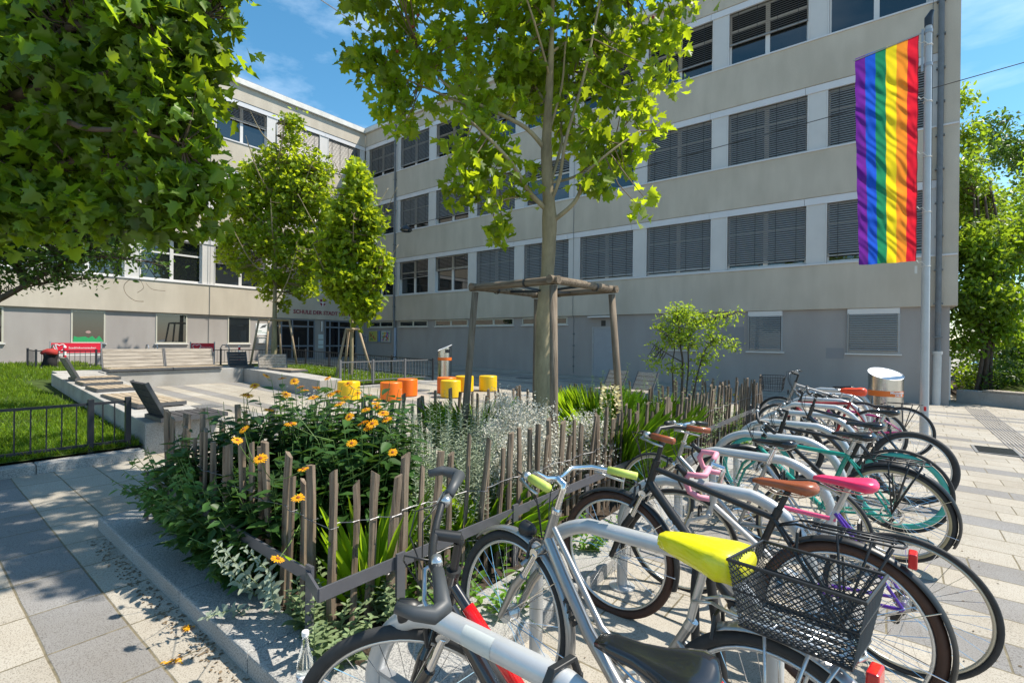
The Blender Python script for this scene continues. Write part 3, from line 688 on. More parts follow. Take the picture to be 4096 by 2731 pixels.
for u, v, l in ((-4.95, 11.75, 'small slatted chair back behind the grasses, nearer the shrub'), (-5.75, 11.75, 'small slatted chair back behind the grasses, nearer the timber frame')):
    t = thing('slatted_chair', l, 'chair', (u, v, gz(u)), 'slatted chairs beyond the flower bed')
    b = MB()
    for i in range(4): b.box(u-.28, u+.28, v-.6+i*.12, v-.5+i*.12, gz(u)+.36, gz(u)+.39)
    b.build('seat', M_wood_grey, t); backrest(t, (u, v-.12, gz(u)+.4), (0.06, .22, .42), (.28, -.05, 0), 4)
    for a, c in ((-.25, -.6), (.25, -.6), (-.25, -.15), (.25, -.15)): b = MB(); b.box(u+a-.02, u+a+.02, v+c-.02, v+c+.02, gz(u), gz(u)+.36); b.build('leg', M_zinc, t)

# ------------------------------------------------------------------ low iron fences
def iron_fence(name, label, pts, h, gap, posts, m=M_dkmetal, z0=.13, group='low iron fences round the lawns', postr=.03, barr=.008):
    base = pts[0]; t = thing(name, label, 'fence', (base[0], base[1], gz(base[0])+z0), group)
    rails = MB(); bars = MB(); 
    for (a, c) in zip(pts[:-1], pts[1:]):
        A = Vector((a[0], a[1], gz(a[0])+z0)); B = Vector((c[0], c[1], gz(c[0])+z0)); L = (B-A).length; n = max(1, round(L/gap))
        up = Vector((0, 0, 1)); side = (B-A).normalized().cross(up)
        for hh in (h-.03, .07): rails.obox((A+B)/2+up*hh, (B-A)/2, side*.010, up*.016)
        for i in range(1, n):
            p = A+(B-A)*i/n; bars.rod(p+up*.07, p+up*(h-.03), barr, 5)
    rails.build('rails', m, t); bars.build('bars', m, t)
    for (u, v) in posts:
        b = MB(); z = gz(u)+z0; b.box(u-postr, u+postr, v-postr, v+postr, z-.1, z+h+.03); b.build('post', m, t, bevel=.006)
    return t
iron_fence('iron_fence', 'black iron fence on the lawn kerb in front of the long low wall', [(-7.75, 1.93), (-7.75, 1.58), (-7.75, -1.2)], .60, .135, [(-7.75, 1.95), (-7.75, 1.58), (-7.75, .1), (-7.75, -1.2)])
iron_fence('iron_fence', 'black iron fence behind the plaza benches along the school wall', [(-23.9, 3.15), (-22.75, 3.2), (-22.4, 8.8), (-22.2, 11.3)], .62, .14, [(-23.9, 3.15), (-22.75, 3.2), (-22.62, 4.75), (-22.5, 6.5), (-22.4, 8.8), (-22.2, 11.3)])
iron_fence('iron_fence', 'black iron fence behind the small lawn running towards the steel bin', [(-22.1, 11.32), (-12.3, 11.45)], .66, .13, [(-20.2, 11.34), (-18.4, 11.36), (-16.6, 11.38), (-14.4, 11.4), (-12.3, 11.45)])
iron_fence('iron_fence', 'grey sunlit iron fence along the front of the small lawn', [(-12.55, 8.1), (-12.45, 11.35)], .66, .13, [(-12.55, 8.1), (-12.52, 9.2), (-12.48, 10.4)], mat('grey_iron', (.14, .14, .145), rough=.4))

# ------------------------------------------------------------------ things at the back left
def rack_board(u, v0, v1, label):
    t = thing('rack_board', label, 'sign', (u, (v0+v1)/2, gz(u)+.1), 'red boards on the bicycle stands')
    z = gz(u)+.1; b = MB(); b.box(u-.012, u+.012, v0, v1, z+.50, z+.86); b.build('board', M_redpaint, t)
    text_mb('Stadtlebenszauber', .10*(v1-v0)/1.3, lambda x, y, q: (u+.014+q, v0+.62*(v1-v0)+x, z+.68+y), .001, 'CENTER').build('lettering', M_whitepaint, t)
    b = MB(); h = [(.20*math.sin(a)**3*.8, .17*(math.cos(a)*.8-.3*math.cos(2*a)-.12*math.cos(3*a))) for a in [i*2*PI/24 for i in range(25)]]
    b.tube([(u+.016, v0+.22+x, z+.69+y) for x, y in h], .012, 5); b.build('heart_outline', M_whitepaint, t)
    for q0_, q1_ in ((v1, v1+.04), (v0-.04, v0)): b = MB(); b.box(u-.02, u+.02, q0_, q1_, z-.1, z+.92); b.build('post', M_zinc, t)
    b = MB(); b.box(u-.015, u+.015, v0, v1, z+.40, z+.43); b.build('cross_bar', M_whitepaint, t)
rack_board(-23.9, 3.75, 5.15, 'wide red board with a white heart near the left lawn corner')
rack_board(-23.9, 8.2, 9.1, 'smaller red board with a white heart near the entrance doors')
def stand_hoop(u, v, label, w=.5):
    t = thing('bicycle_hoop', label, 'bicycle stand', (u, v, gz(u)), 'small bicycle hoops by the school wall'); z = gz(u); b = MB()
    b.tube([(u-w/2, v, z), (u-w/2, v, z+.75), (u-w/4, v, z+.9), (u+w/4, v, z+.9), (u+w/2, v, z+.75), (u+w/2, v, z)], .025, 8); b.build('tube', M_zinc, t)
    for x_ in (-w/2, w/2): b = MB(); b.box(u+x_-.05, u+x_+.05, v-.05, v+.05, z, z+.01); b.build('foot_plate', M_zinc, t)
stand_hoop(-23.4, 3.75, 'zinc hoop at the left end of the wide red board', .9)
stand_hoop(-23.6, 6.55, 'thin zinc hoop behind the left bench, left one of the close pair', .35)
stand_hoop(-23.6, 6.85, 'thin zinc hoop behind the benches, right one of the close pair', .35)
stand_hoop(-23.4, 9.35, 'zinc hoop at the right end of the small red board', .9)
def bollard(u, v, label):
    t = thing('striped_bollard', label, 'bollard', (u, v, gz(u)), 'red and white striped posts'); z = gz(u)+.05
    b = MB(); b.lathe([(.045, 0), (.045, .80), (.03, .84)], (u, v, z), 12); b.build('post', M_whitepaint, t)
    for k in range(3): b = MB(); b.lathe([(.047, .12+.26*k), (.047, .25+.26*k)], (u, v, z), 12); b.build('red_band', M_redpaint, t)
bollard(-22.9, 3.95, 'red and white striped post beside the black clothing heap'); bollard(-22.9, 9.75, 'red and white striped post beside the entrance hoop')
# jacket and bag hanging on the fence corner
t = thing('hanging_jacket', 'black and red jacket hanging over the fence corner', 'jacket', (-22.9, 3.55, gz(-23)+.1))
b = MB(); cu_, cv_, cz_ = -22.75, 3.55, gz(-23)+.12
vs = []; n = 18
for i, (r, z) in enumerate(((.13, .02), (.20, .10), (.19, .25), (.17, .38), (.20, .50), (.16, .60), (.05, .66))):
    for k in range(n):
        a = 2*PI*k/n; rr = r*(1+.18*math.sin(a*3+i)+.08*math.sin(a*5-i*2)); vs.append((cu_+rr*math.cos(a)*.8, cv_+rr*math.sin(a), cz_+z+.02*math.sin(a*4)))
b.add(vs, [(i*n+k, i*n+(k+1) % n, (i+1)*n+(k+1) % n, (i+1)*n+k) for i in range(6) for k in range(n)]+[tuple(range(6*n, 7*n))]); b.build('body', mat('black_cloth', (.012, .010, .012), rough=.9), t, smooth=True)
b = MB(); vs = []
for i, (r, z) in enumerate(((.20, .46), (.235, .52), (.20, .60), (.08, .66))):
    for k in range(n):
        a = 2*PI*k/n; rr = r*(1+.12*math.sin(a*3+i)); vs.append((cu_+rr*math.cos(a)*.85+.01, cv_+rr*math.sin(a), cz_+z+.015))
b.add(vs, [(i*n+k, i*n+(k+1) % n, (i+1)*n+(k+1) % n, (i+1)*n+k) for i in range(3) for k in range(n)]); b.build('lining', mat('dark_red_cloth', (.30, .02, .015), rough=.85), t, smooth=True)

# ------------------------------------------------------------------ drum stools
M_or = mat('orange_plastic', (0.80, 0.155, 0.008), rough=0.38, var=.04, vscale=3); M_ye = mat('yellow_plastic', (0.80, 0.49, 0.008), rough=0.38, var=.04, vscale=3)
for u, v, m, l in ((-9.72, 7.68, M_or, 'orange drum stool, nearer one of the close orange pair'), (-10.12, 8.52, M_or, 'orange drum stool, farther one of the close orange pair'),
                (-10.45, 6.98, M_ye, 'yellow drum stool half hidden behind the yellow daisies'), (-9.18, 9.18, M_ye, 'yellow drum stool in front of the partly hidden orange one'),
                (-9.45, 9.55, M_or, 'orange drum stool hidden behind a yellow one near the steel bin'), (-9.50, 11.05, M_ye, 'yellow drum stool standing alone farthest right'),
                (-9.95, 10.25, M_ye, 'yellow drum stool behind the left timber post')):
    if l.startswith('orange drum stool hidden'): u, v = -9.86, 9.70
    if 'left timber' in l: u, v = -9.86, 10.42
    t = thing('drum_stool', l, 'stool', (u, v, gz(u)), 'drum stools on the plaza'); z = gz(u)
    b = MB(); b.lathe([(.255, .0), (.265, .012), (.265, .40), (.262, .425), (.250, .438), (.0, .441)][:-1], (u, v, z+.01), 40); smooth_by_angle(b.build('drum', m, t), .5)
    b = MB(); b.lathe([(.225, 0), (.225, .012)], (u, v, z), 24); b.build('foot_ring', M_black, t)

# ------------------------------------------------------------------ steel litter bins
def bin_(u, v, H0, H1, r, phi, label, front):
    """tube with its top cut at a slant: low towards direction phi"""
    t = thing('litter_bin', label, 'litter bin', (u, v, gz(u)), 'steel litter bins with orange band'); z = gz(u); n = 64; b = MB(); d = Vector((math.cos(phi), math.sin(phi), 0))
    zt = lambda a: (H0+H1)/2+(H0-H1)/2*math.cos(a-phi)
    lo = [(u+r*math.cos(2*PI*k/n), v+r*math.sin(2*PI*k/n), z+.02) for k in range(n)]; hi = [(u+r*math.cos(2*PI*k/n), v+r*math.sin(2*PI*k/n), z+zt(2*PI*k/n)) for k in range(n)]
    b.add(lo+hi, [(k, (k+1) % n, n+(k+1) % n, n+k) for k in range(n)]); smooth_by_angle(b.build('body', M_steel, t), .5)
    b = MB(); hi2 = [(u+(r-.004)*math.cos(2*PI*k/n), v+(r-.004)*math.sin(2*PI*k/n), z+zt(2*PI*k/n)-.006) for k in range(n)]
    b.add(hi2, [tuple(range(n))]); rr = [(u+(r+.004)*math.cos(2*PI*k/n), v+(r+.004)*math.sin(2*PI*k/n), z+zt(2*PI*k/n)) for k in range(n)]
    b.tube(rr+[rr[0]], .006, 5, False); b.build('lid', mat('steel_lid', (.85, .86, .88), rough=.5, metal=.6), t)
    b = MB(); b.lathe([(r+.003, H0*.0+.74), (r+.003, .84)], (u, v, z), n); smooth_by_angle(b.build('orange_band', mat('orange_band', (.75, .16, .02), rough=.4), t), .5)
    b = MB(); b.lathe([(r*.97, 0), (r*.97, .03)], (u, v, z), 32); b.build('foot', M_black, t)
    # opening, lock and writing on the side that faces `front`
    f = front
    def cyl(x, y, q): a = f+x/r; return (u+(r+.0035+q)*math.cos(a), v+(r+.0035+q)*math.sin(a), z+y)
    return t, cyl
t, cyl = bin_(.0-.14, 11.34, 1.04, 1.24, .262, math.radians(-60), 'large steel litter bin with slanted mirror lid beside the bikes', math.radians(-60))
text_mb('Misttelefon', .062, lambda x, y, q: cyl(x+.075, y+.812, q+.001), .0008, 'CENTER', True).build('lettering', M_whitepaint, t)
text_mb('546 48', .055, lambda x, y, q: cyl(x+.085, y+.765, q+.001), .0008, 'CENTER', True).build('number', M_whitepaint, t)
b = MB(); b.add([cyl(x, y, .001) for x, y in ((.0, .745), (-.05, .745), (-.05, .785), (.0, .785))], [(3, 2, 1, 0)]); 
t2, cyl2 = bin_(-12.25, 11.95, 1.06, 1.28, .24, math.radians(-130), 'steel litter bin standing behind the drum stools', math.radians(-20))
b = MB(); pts = [cyl2(x, y, .002) for x, y in ((-.09, 1.0), (.0, 1.0), (.09, 1.0), (.09, 1.12), (.0, 1.12), (-.09, 1.12))]; b.add(pts, [(0, 1, 4, 5), (1, 2, 3, 4)]); b.build('opening', M_black, t2)

# ------------------------------------------------------------------ flag
t = thing('flagpole', 'tall grey flagpole with clamp arm beside the steel bin', 'flagpole', (.42, 11.65, gz(.4))); fu, fv = .42, 11.65
b = MB(); b.tube([(fu, fv, -.03), (fu, fv, 3.0), (fu, fv, 7.45)], [.068, .062, .052], 20); smooth_by_angle(b.build('pole', mat('grey_pole', (.42, .43, .44), rough=.4, metal=.2, var=.06), t), .8)
b = MB(); b.tube([(fu, fv, 7.45), (fu-.0, fv, 7.6), (fu+.05, fv, 7.72)], [.06, .062, .03], 16); b.build('cap', M_dkmetal, t)
b = MB(); b.lathe([(.064, 6.72), (.064, 6.78)], (fu, fv, 0), 16); b.lathe([(.062, 7.32), (.062, 7.38)], (fu, fv, 0), 16); b.box(fu-.10, fu-.065, fv-.02, fv+.02, 6.65, 7.42); b.build('clamp', M_zinc, t)
b = MB(); b.tube([(fu-.08, fv, 7.36), (fu-1.12, fv, 7.20)], .014, 8); b.build('arm', M_zinc, t)
b = MB(); b.lathe([(.10, 0), (.10, .02)], (fu, fv, gz(.4)), 16); b.build('foot_plate', M_zinc, t)
FCOL = [(.14, .015, .27), (.010, .085, .55), (.012, .22, .10), (.90, .66, .01), (.85, .27, .02), (.70, .01, .03)]
fm = [leafmat('flag_%d' % i, c, tuple(min(1, x*1.15+.01) for x in c), .48, 0.03, 1.0, .42, .35) for i, c in enumerate(FCOL)]
fm.append(leafmat('flag_hem', (.35, .005, .02), (.35, .01, .02), .3, .02))
t = thing('rainbow_flag', 'rainbow flag of six vertical stripes hanging from the pole arm', 'flag', (-.2, fv, 3.2))
b = MB(); NX, NZ = 72, 150; W_, HT_ = .95, 4.02
for j in range(NZ+1):
    z = j/NZ
    for i in range(NX+1):
        x = i/NX; st = x*6; ztop = 7.235+.125*x; zz = ztop-z*(ztop-3.21+.05*x*0)
        tgt_l = -.67+.105*z**1.4*.95; uu = tgt_l+(.285-tgt_l)*x
        amp = .022*min(1, z*6)*(1-.4*(x > .95))
        s = math.sin(zz*9+x*7+1.3*math.sin(zz*2.2+x*5))*.5+math.sin(zz*21+x*17+2*math.sin(zz*3))*.28+math.sin(zz*5.1-x*13)*.6
        s += .5*abs(math.sin(x*6*PI))*math.sin(zz*14+int(min(5, st))*2.1)
        b.v.append((uu+.004*math.sin(zz*13), fv-.0+amp*(s*1.5+.45*math.sin(zz*31+x*44+2*math.sin(zz*7))*(.4+.6*math.sin(zz*3.3+x*9)**2)), zz))
for j in range(NZ):
    for i in range(NX):
        a = j*(NX+1)+i; b.f.append((a, a+NX+1, a+NX+2, a+1)); b.m.append(6 if i >= NX-1 else min(5, i*6//NX))
b.build('cloth', fm, t, smooth=True)
b = MB()
for zc in (7.22, 6.2, 5.2, 4.2, 3.22):
    b.tube([(.285, fv-.01, zc), (.32, fv-.02, zc-.05), (.36, fv-.03, zc-.03), (.36+.06, fv-.062, zc-.12)], .009, 6)
    b.ring((fu, fv, zc-.12), (0, 0, 1), .066, .006, 20, 5)
b.box(.262, .30, fv-.03, fv-.0, 2.98, 3.12); b.build('ties', mat('white_cord', (.6, .58, .54), rough=.8), t)

# ------------------------------------------------------------------ wires and street lamp
t = thing('overhead_wire', 'black wire sloping from upper right behind the flag to the hanging lamp', 'wire', tuple(P(2352, 143, 13))); 
A = P(2460, 115, 13.5); B_ = P(1905, 262, 19.5); C_ = P(1480, 365, 22); D_ = P(940, 513, 25)
def sag(a, c, s, n=16): return [a+(c-a)*i/n+Vector((0, 0, -4*s*(i/n)*(1-i/n))) for i in range(n+1)]
b = MB(); b.tube(sag(P(2460, 113, 12), P(940, 517, 24), .15, 40), .012, 5); b.build('wire', M_black, t)
t = thing('overhead_wire', 'thin wire in the sky at the right beside the climbing plant', 'wire', tuple(P(2352, 262, 16))); b = MB(); b.tube([P(2460, 222, 18), P(2240, 306, 22)], .008, 5); b.build('wire', M_black, t)
t = thing('overhead_wire', 'twisted grey wire in the sky at the top left running into the tree', 'wire', tuple(P(800, 40, 12))); b = MB(); b.tube([P(700, -25, 9), P(815, 52, 12), P(1100, 250, 17)], .012, 5); b.build('wire', M_zinc, t)
lp = P(933, 527, 24); t = thing('hanging_lamp', 'dark dome street lamp hanging on a wire before the school', 'street lamp', tuple(lp))
b = MB(); b.lathe([(.02, .20), (.10, .19), (.22, .10), (.30, -.02), (.30, -.05)][::-1], tuple(lp), 20); b.build('shade', M_dkmetal, t, smooth=True)
b = MB(); b.lathe([(.24, -.10), (.26, -.05)], tuple(lp), 16); b.build('lens', M_glass, t); b = MB(); b.rod(lp+Vector((0, 0, .18)), lp+Vector((0, 0, .33)), .02); b.build('hanger', M_dkmetal, t)

# ------------------------------------------------------------------ flower bed kerb, soil and fences
KX0, KX1, KV0, KV1 = -5.15, -1.58, 1.10, 10.95
b = MB()
for i in range(4): slopebox(b, KX0+i*(KX1-KX0)/4+.004, KX0+(i+1)*(KX1-KX0)/4, KV0+(.0), KV0+.30, -.1, .10)
for i in range(9): slopebox(b, KX1-.42, KX1, KV0+.304+i*1.06, KV0+.30+(i+1)*1.06, -.1, .10)
set_(b.build('bed_kerb', M_kerb, bevel=.012), kind='structure')
b = MB(); quadsheet(b, [(-4.95, 1.41), (-2.01, 1.41), (-2.01, 10.8), (-2.6, 10.6), (-3.1, 7.8), (-4.5, 6.2), (-4.55, 1.6)], .07); set_(b.build('bed_soil', M_soil), kind='structure')
t = thing('steel_rail', 'flat steel guard rail on posts between the flower bed and the bicycles', 'rail', (-2.1, 1.3, gz(-2)))
b = MB(); z = lambda u: gz(u)+.40
def flat(b, a, c, hh=.032, tk=.006):
    a, c = Vector(a), Vector(c); d = (c-a); b.obox((a+c)/2, d/2, d.normalized().cross(Vector((0, 0, 1)))*tk, Vector((0, 0, hh)))
RZ = .44
flat(b, (-4.8, 1.33, gz(-4.8)+RZ), (-2.33, 1.33, gz(-2.3)+RZ)); flat(b, (-2.33, 1.325, gz(-2.2)+RZ-.0), (-2.11, 1.26, gz(-2.1)+RZ)); flat(b, (-2.11, 1.26, gz(-2.1)+RZ), (-1.98, 10.65, gz(-2)+RZ))
b.build('rail', mat('anthracite_steel', (.115, .115, .13), rough=.35, metal=.3, var=.1, vscale=5), t)
for u, v in [(-2.31, 1.33), (-4.78, 1.33)]+[(-2.085, 1.72+i*.99*1.02) for i in range(9)]:
    b = MB(); w = .028
    b.box(u-.008 if v > 1.4 else u-w, u+.008 if v > 1.4 else u+w, v-w if v > 1.4 else v-.008, v+w if v > 1.4 else v+.008, gz(u)-.0, gz(u)+RZ+.055); b.build('post', MATS['anthracite_steel'], t)
def paling(name, label, pts, gap, seed, lean=.06, hmin=.78, hmax=1.0, wires=(.62, .30), extra=lambda s: (0, 0)):
    rnd = random.Random(seed); A = pts[0]; t = thing(name, label, 'fence', (A[0], A[1], gz(A[0])), 'split chestnut picket fences round the flower bed')
    segs = []; tot = 0
    for a, c in zip(pts[:-1], pts[1:]): L = math.hypot(c[0]-a[0], c[1]-a[1]); segs.append((a, c, L)); tot += L
    n = min(98, int(tot/gap)); wp = [[] for _ in wires]
    for i in range(n+1):
        s = tot*i/n; 
        for a, c, L in segs:
            if s <= L+1e-6: break
            s -= L
        f = s/L; u = a[0]+(c[0]-a[0])*f+rnd.uniform(-.015, .015); v = a[1]+(c[1]-a[1])*f+rnd.uniform(-.015, .015)
        h = rnd.uniform(hmin, hmax); w = rnd.uniform(.016, .032); d = rnd.uniform(.012, .020); dirv = Vector((c[0]-a[0], c[1]-a[1], 0)).normalized(); sd = Vector((-dirv.y, dirv.x, 0))
        ln = rnd.gauss(0, lean); ls = rnd.gauss(0, lean*.5); ex = extra((u, v)); base = Vector((u, v, gz(u)+.03))
        K = 7; bowa = rnd.uniform(-.012, .012); bowb = rnd.uniform(-.008, .008); vs = []; ph = rnd.random()*6; tw = rnd.uniform(-.3, .3)
        sl = rnd.uniform(-.02, .02)
        for k in range(K):
            q = k/(K-1); c_ = base+dirv*((ln+ex[0])*q*h+bowa*math.sin(PI*q)+.004*math.sin(ph+q*9))+sd*((ls+ex[1])*q*h+bowb*math.sin(PI*q))+Vector((0, 0, q*h))
            ww = w*(1-.12*q+.10*math.sin(ph*2+q*7)); dd = d*(1+.15*math.sin(ph+q*5)); ca, sa = math.cos(tw*q+ph), math.sin(tw*q+ph)
            e1 = dirv*math.cos(tw*q)+sd*math.sin(tw*q); e2 = -dirv*math.sin(tw*q)+sd*math.cos(tw*q)
            for (x, y) in ((-1, -.6), (-.2, -1), (1, -.5), (.9, .7), (-.6, .9)):
                vs.append(c_+e1*ww*x+e2*dd*y+Vector((0, 0, (sl*x if k == K-1 else 0))))
        b = MB(); b.add(vs, [(k*5+j, k*5+(j+1) % 5, (k+1)*5+(j+1) % 5, (k+1)*5+j) for k in range(K-1) for j in range(5)]+[tuple(range((K-1)*5, K*5))])
        b.build('pale', M_pale, t)
        for wi, hh in enumerate(wires):
            q = min(.95, hh/h); c_ = base+dirv*((ln+ex[0])*q*h)+sd*((ls+ex[1])*q*h)+Vector((0, 0, hh)); off = sd*(d+.004); sgn = 1 if i % 2 else 1
            wp[wi] += [c_-dirv*w-off, c_+dirv*w*1.1-off, c_+dirv*w*1.1+off, c_-dirv*w+off, c_-dirv*w-off, c_+dirv*w-off*.9]
    b = MB()
    for w_ in wp: b.tube(w_, .0012, 4, False); b.tube([p+Vector((0, 0, .004*math.sin(i*2.0))) for i, p in enumerate(w_) if i % 6 in (0, 5)], .0016, 4, False)
    b.build('wire', M_wire, t); return t
paling('picket_fence', 'front picket fence facing the pavement, overgrown by leaves', [(-4.78, 1.46), (-2.34, 1.44)], .118, 5, .05, .80, .98)
paling('picket_fence', 'long picket fence behind the steel rail beside the bicycles', [(-2.30, 1.44), (-2.17, 2.6), (-2.14, 6.0), (-2.10, 10.5)], .108, 8, .05, .80, .98, extra=lambda p: (.05+.22*max(0, min(1, (p[1]-3.5)/3)), 0))
paling('picket_fence', 'rear picket fence between the flower bed and the sunny plaza', [(-4.75, 1.6), (-4.5, 3.2), (-4.45, 6.1), (-3.1, 7.7), (-2.6, 9.4), (-2.05, 10.7)], .125, 13, .06, .78, .96)

# ------------------------------------------------------------------ timber frame round the plane tree
TU, TV = -3.15, 4.62
t = thing('tree_stake_frame', 'square timber frame of four round stakes guarding the big plane tree', 'tree stakes', (TU, TV, gz(TU)))
hf, zt, rot = .55, 2.24, math.radians(-4); cor = []
for i, j in ((-1, -1), (1, -1), (1, 1), (-1, 1)):
    a = Vector((i*hf, j*hf, 0)); a.rotate(Matrix.Rotation(rot, 3, 'Z')); cor.append(Vector((TU, TV, 0))+a)
for i, c in enumerate(cor):
    o_ = (c-Vector((TU, TV, 0)))*.20; b = MB(); b.tube([c+o_+Vector((0, 0, gz(TU))), c+o_*.5+Vector((.004, .003, 1.2)), c+Vector((0, 0, zt-.02))], [.043, .040, .038], 12)
    b.build('stake', M_stake, t, smooth=True)
for i in range(4):
    a, c = cor[i], cor[(i+1) % 4]; d = (c-a).normalized(); b = MB(); zz = zt+(.038 if i % 2 else .032)
    b.tube([a-d*.07+Vector((0, 0, zz)), (a+c)/2+Vector((0, 0, zz)), c+d*.07+Vector((0, 0, zz))], .041, 12)
    b.build('top_rail', woodmat('round_rail', (.10, .072, .05), (.24, .19, .14), axis=0), t)
b = MB(); c0 = Vector((TU, TV, zt))
for i in range(4):
    a, c = cor[i], cor[(i+1) % 4]; m_ = (a+c)/2+Vector((0, 0, zt+.03)); b.obox((m_+c0)/2, (c0-m_)/2*.86, Vector((0, 0, .014)), (c0-m_).normalized().cross(Vector((0, 0, 1)))*.003)
    b.ring(tuple(m_+ (c-a)*.18), tuple((c-a).normalized()), .044, .004, 16, 5, wide=4)
b.build('rubber_straps', M_black, t)
def stake_tripod(u, v, label, H, spread, n=4, top=.3):
    t = thing('tree_stakes', label, 'tree stakes', (u, v, gz(u)), 'stakes round the young plane trees'); z = gz(u)+.1; tops = []
    for k in range(n):
        a = 2*PI*k/n+PI/4; q = Vector((u+math.cos(a)*top, v+math.sin(a)*top, z+H)); p = Vector((u+math.cos(a)*spread, v+math.sin(a)*spread, z)); tops.append(q)
        b = MB(); b.tube([p, q], .042, 9); b.build('stake', mat('sunlit_stake', (.42, .33, .22), rough=.8, c2=(.24, .17, .11), vscale=2), t, smooth=True)
    b = MB()
    for k in range(n): b.tube([tops[k], tops[(k+1) % n]], .04, 8)
    b.build('top_rail', MATS['sunlit_stake'], t)
stake_tripod(-20.9, 10.3, 'stakes with square top rail round the young tree before the doors', 1.95, .95, 4, .62)
stake_tripod(-14.7, 9.9, 'short splayed stakes round the slim tree on the small lawn', 1.62, .72, 3, .25)

# ------------------------------------------------------------------ right hand planter, drain and tactile strip
t = thing('planter_wall', 'low concrete planter wall beyond the school corner at the right', 'planter', (2.6, 19.2, gz(2)))
b = MB(); a, c = Vector((1.45, 19.95, 0)), Vector((6.5, 17.0, 0)); d = (c-a).normalized(); n_ = Vector((-d.y, d.x, 0))
b.obox((a+c)/2+n_*.22+Vector((0, 0, .12)), (c-a)/2, n_*.22, Vector((0, 0, .22))); b.build('wall', M_conc, t, bevel=.02)
b = MB(); b.obox((a+c)/2+d*.35+n_*.22+Vector((0, 0, .365)), (c-a)/2*.9, n_*.235, Vector((0, 0, .022))); b.build('seat_top', M_wood_grey, t)
b = MB(); a = [(1.6, 20.5), (9, 16.2), (30, 30), (8, 45), (1.4, 32)]; b.add([(u, v, gz(u)+.12) for u, v in a], [tuple(range(5))]); set_(b.build('planter_soil', M_soil), kind='structure')
t = thing('drain_grate', 'rectangular iron drain grate in the pale paving at the right', 'drain grate', (1.27, 11.05, gz(1.2)))
b = MB(); b.box(1.02, 1.56, 10.72, 11.42, gz(1.2)-.012, gz(1.2)+.012); b.build('frame', mat('cast_iron', (.17, .17, .17), rough=.6, var=.2, vscale=20), t)
b = MB()
for i in range(14): b.box(1.06, 1.52, 10.76+i*.046, 10.785+i*.046, gz(1.2)+.013, gz(1.2)+.017)
b.build('slots', M_black, t)
b = MB()
for i in range(9):
    u = 1.52+i*.05; slopebox(b, u-.011, u+.011, 9.0, 18.2, .002, .008)
o = b.build('tactile_strip', mat('tactile_grey', (.20, .19, .185), rough=.8), None); set_(o, kind='structure')
for u, v, r, l in ((-10.85, 9.6, .30, 'round manhole cover on the plaza beside the orange stools'), (-11.4, 15.4, .34, 'dark manhole cover in the shade before the school wing')):
    t = MB(); t.lathe([(r, 0), (r, .008)], (u, v, gz(u)), 28); t.lathe([(r*.86, .008), (r*.86, .011)], (u, v, gz(u)), 28)
    for k in range(-4, 5): t.box(u-r*.7, u+r*.7, v+k*r*.17-.012, v+k*r*.17+.012, gz(u)+.0112, gz(u)+.014)
    o = t.build('manhole_cover', MATS['cast_iron']); set_(o, l, 'manhole cover', 'round manhole covers')
t = MB(); t.box(-11.75, -11.2, 4.0, 4.45, gz(-11.5), gz(-11.5)+.012)
for k in range(8): t.box(-11.71, -11.24, 4.04+k*.05, 4.065+k*.05, gz(-11.5)+.0125, gz(-11.5)+.016)
set_(t.build('drain_grate', MATS['cast_iron']), 'small square drain grate beside the long low wall', 'drain grate')
# bottle, petals and small litter
t = thing('glass_bottle', 'empty clear glass bottle with white cap standing by the rail post', 'bottle', tuple(PH(700, 1588, .10)))
gb = bpy.data.materials.new('clear_glass'); gb.use_nodes = True; pb = gb.node_tree.nodes['Principled BSDF']; pb.inputs['Transmission Weight'].default_value = 1; pb.inputs['Roughness'].default_value = .02; pb.inputs['Base Color'].default_value = (.93, .97, .94, 1)
bp_ = PH(700, 1588, .10); b = MB(); b.lathe([(.030, 0), (.034, .006), (.034, .12), (.030, .15), (.016, .20), (.0125, .225), (.0125, .25)], tuple(bp_), 24); b.build('glass', gb, t, smooth=True)
b = MB(); b.lathe([(.0155, .248), (.0155, .264), (.013, .267)], tuple(bp_), 20); b.build('cap', M_whitepaint, t)
b = MB(); b.lathe([(.0346, .03), (.0346, .09)], tuple(bp_), 28); lb_ = b.build('label', M_whitepaint, t, smooth=True)
text_mb('MAKAVA', .018, lambda x, y, q: (bp_.x+.0352*math.sin(-.66+x/.035+.9)+0, bp_.y-.0352*math.cos(-.66+x/.035+.9), bp_.z+.075+y), .0002).build('lettering', M_letter, lb_)

# ------------------------------------------------------------------ bicycle hoops
def rounded(pts, r, n=7):
    out = [Vector(pts[0])]
    for i in range(1, len(pts)-1):
        p0, p, p1 = Vector(pts[i-1]), Vector(pts[i]), Vector(pts[i+1]); a = (p0-p).normalized(); c = (p1-p).normalized()
        for k in range(n+1):
            q = k/n; s = p+a*r*(1-q)**2*1.0+c*r*q**2*1.0 if False else (p+a*r)*(1-q)**2+p*2*q*(1-q)*.62+((p+a*r)+(p+c*r))*.5*2*q*(1-q)*.38+(p+c*r)*q**2
            out.append(s)
    out.append(Vector(pts[-1])); return out
HOOPV = [1.08, 2.07, 3.08, 4.16, 5.15, 6.09, 7.08, 8.10, 9.05, 10.15, 11.16]
ordn = ['with a folding lock and sticker, under the black bar ends', 'that the silver city bicycle leans on, wrapped by the black lock', 'beside the brown tyred and the pink taped bicycles', 'carrying the silver bicycle with the slim saddle', 'behind the teal bicycle with cream tyres', 'beside the black bicycle with teal rims', 'next to the wide tyred black mountain bicycle', 'just past the mountain bicycle saddle', 'by the red bicycle with the orange saddle cover', 'second nearest to the steel bin', 'nearest to the steel bin']
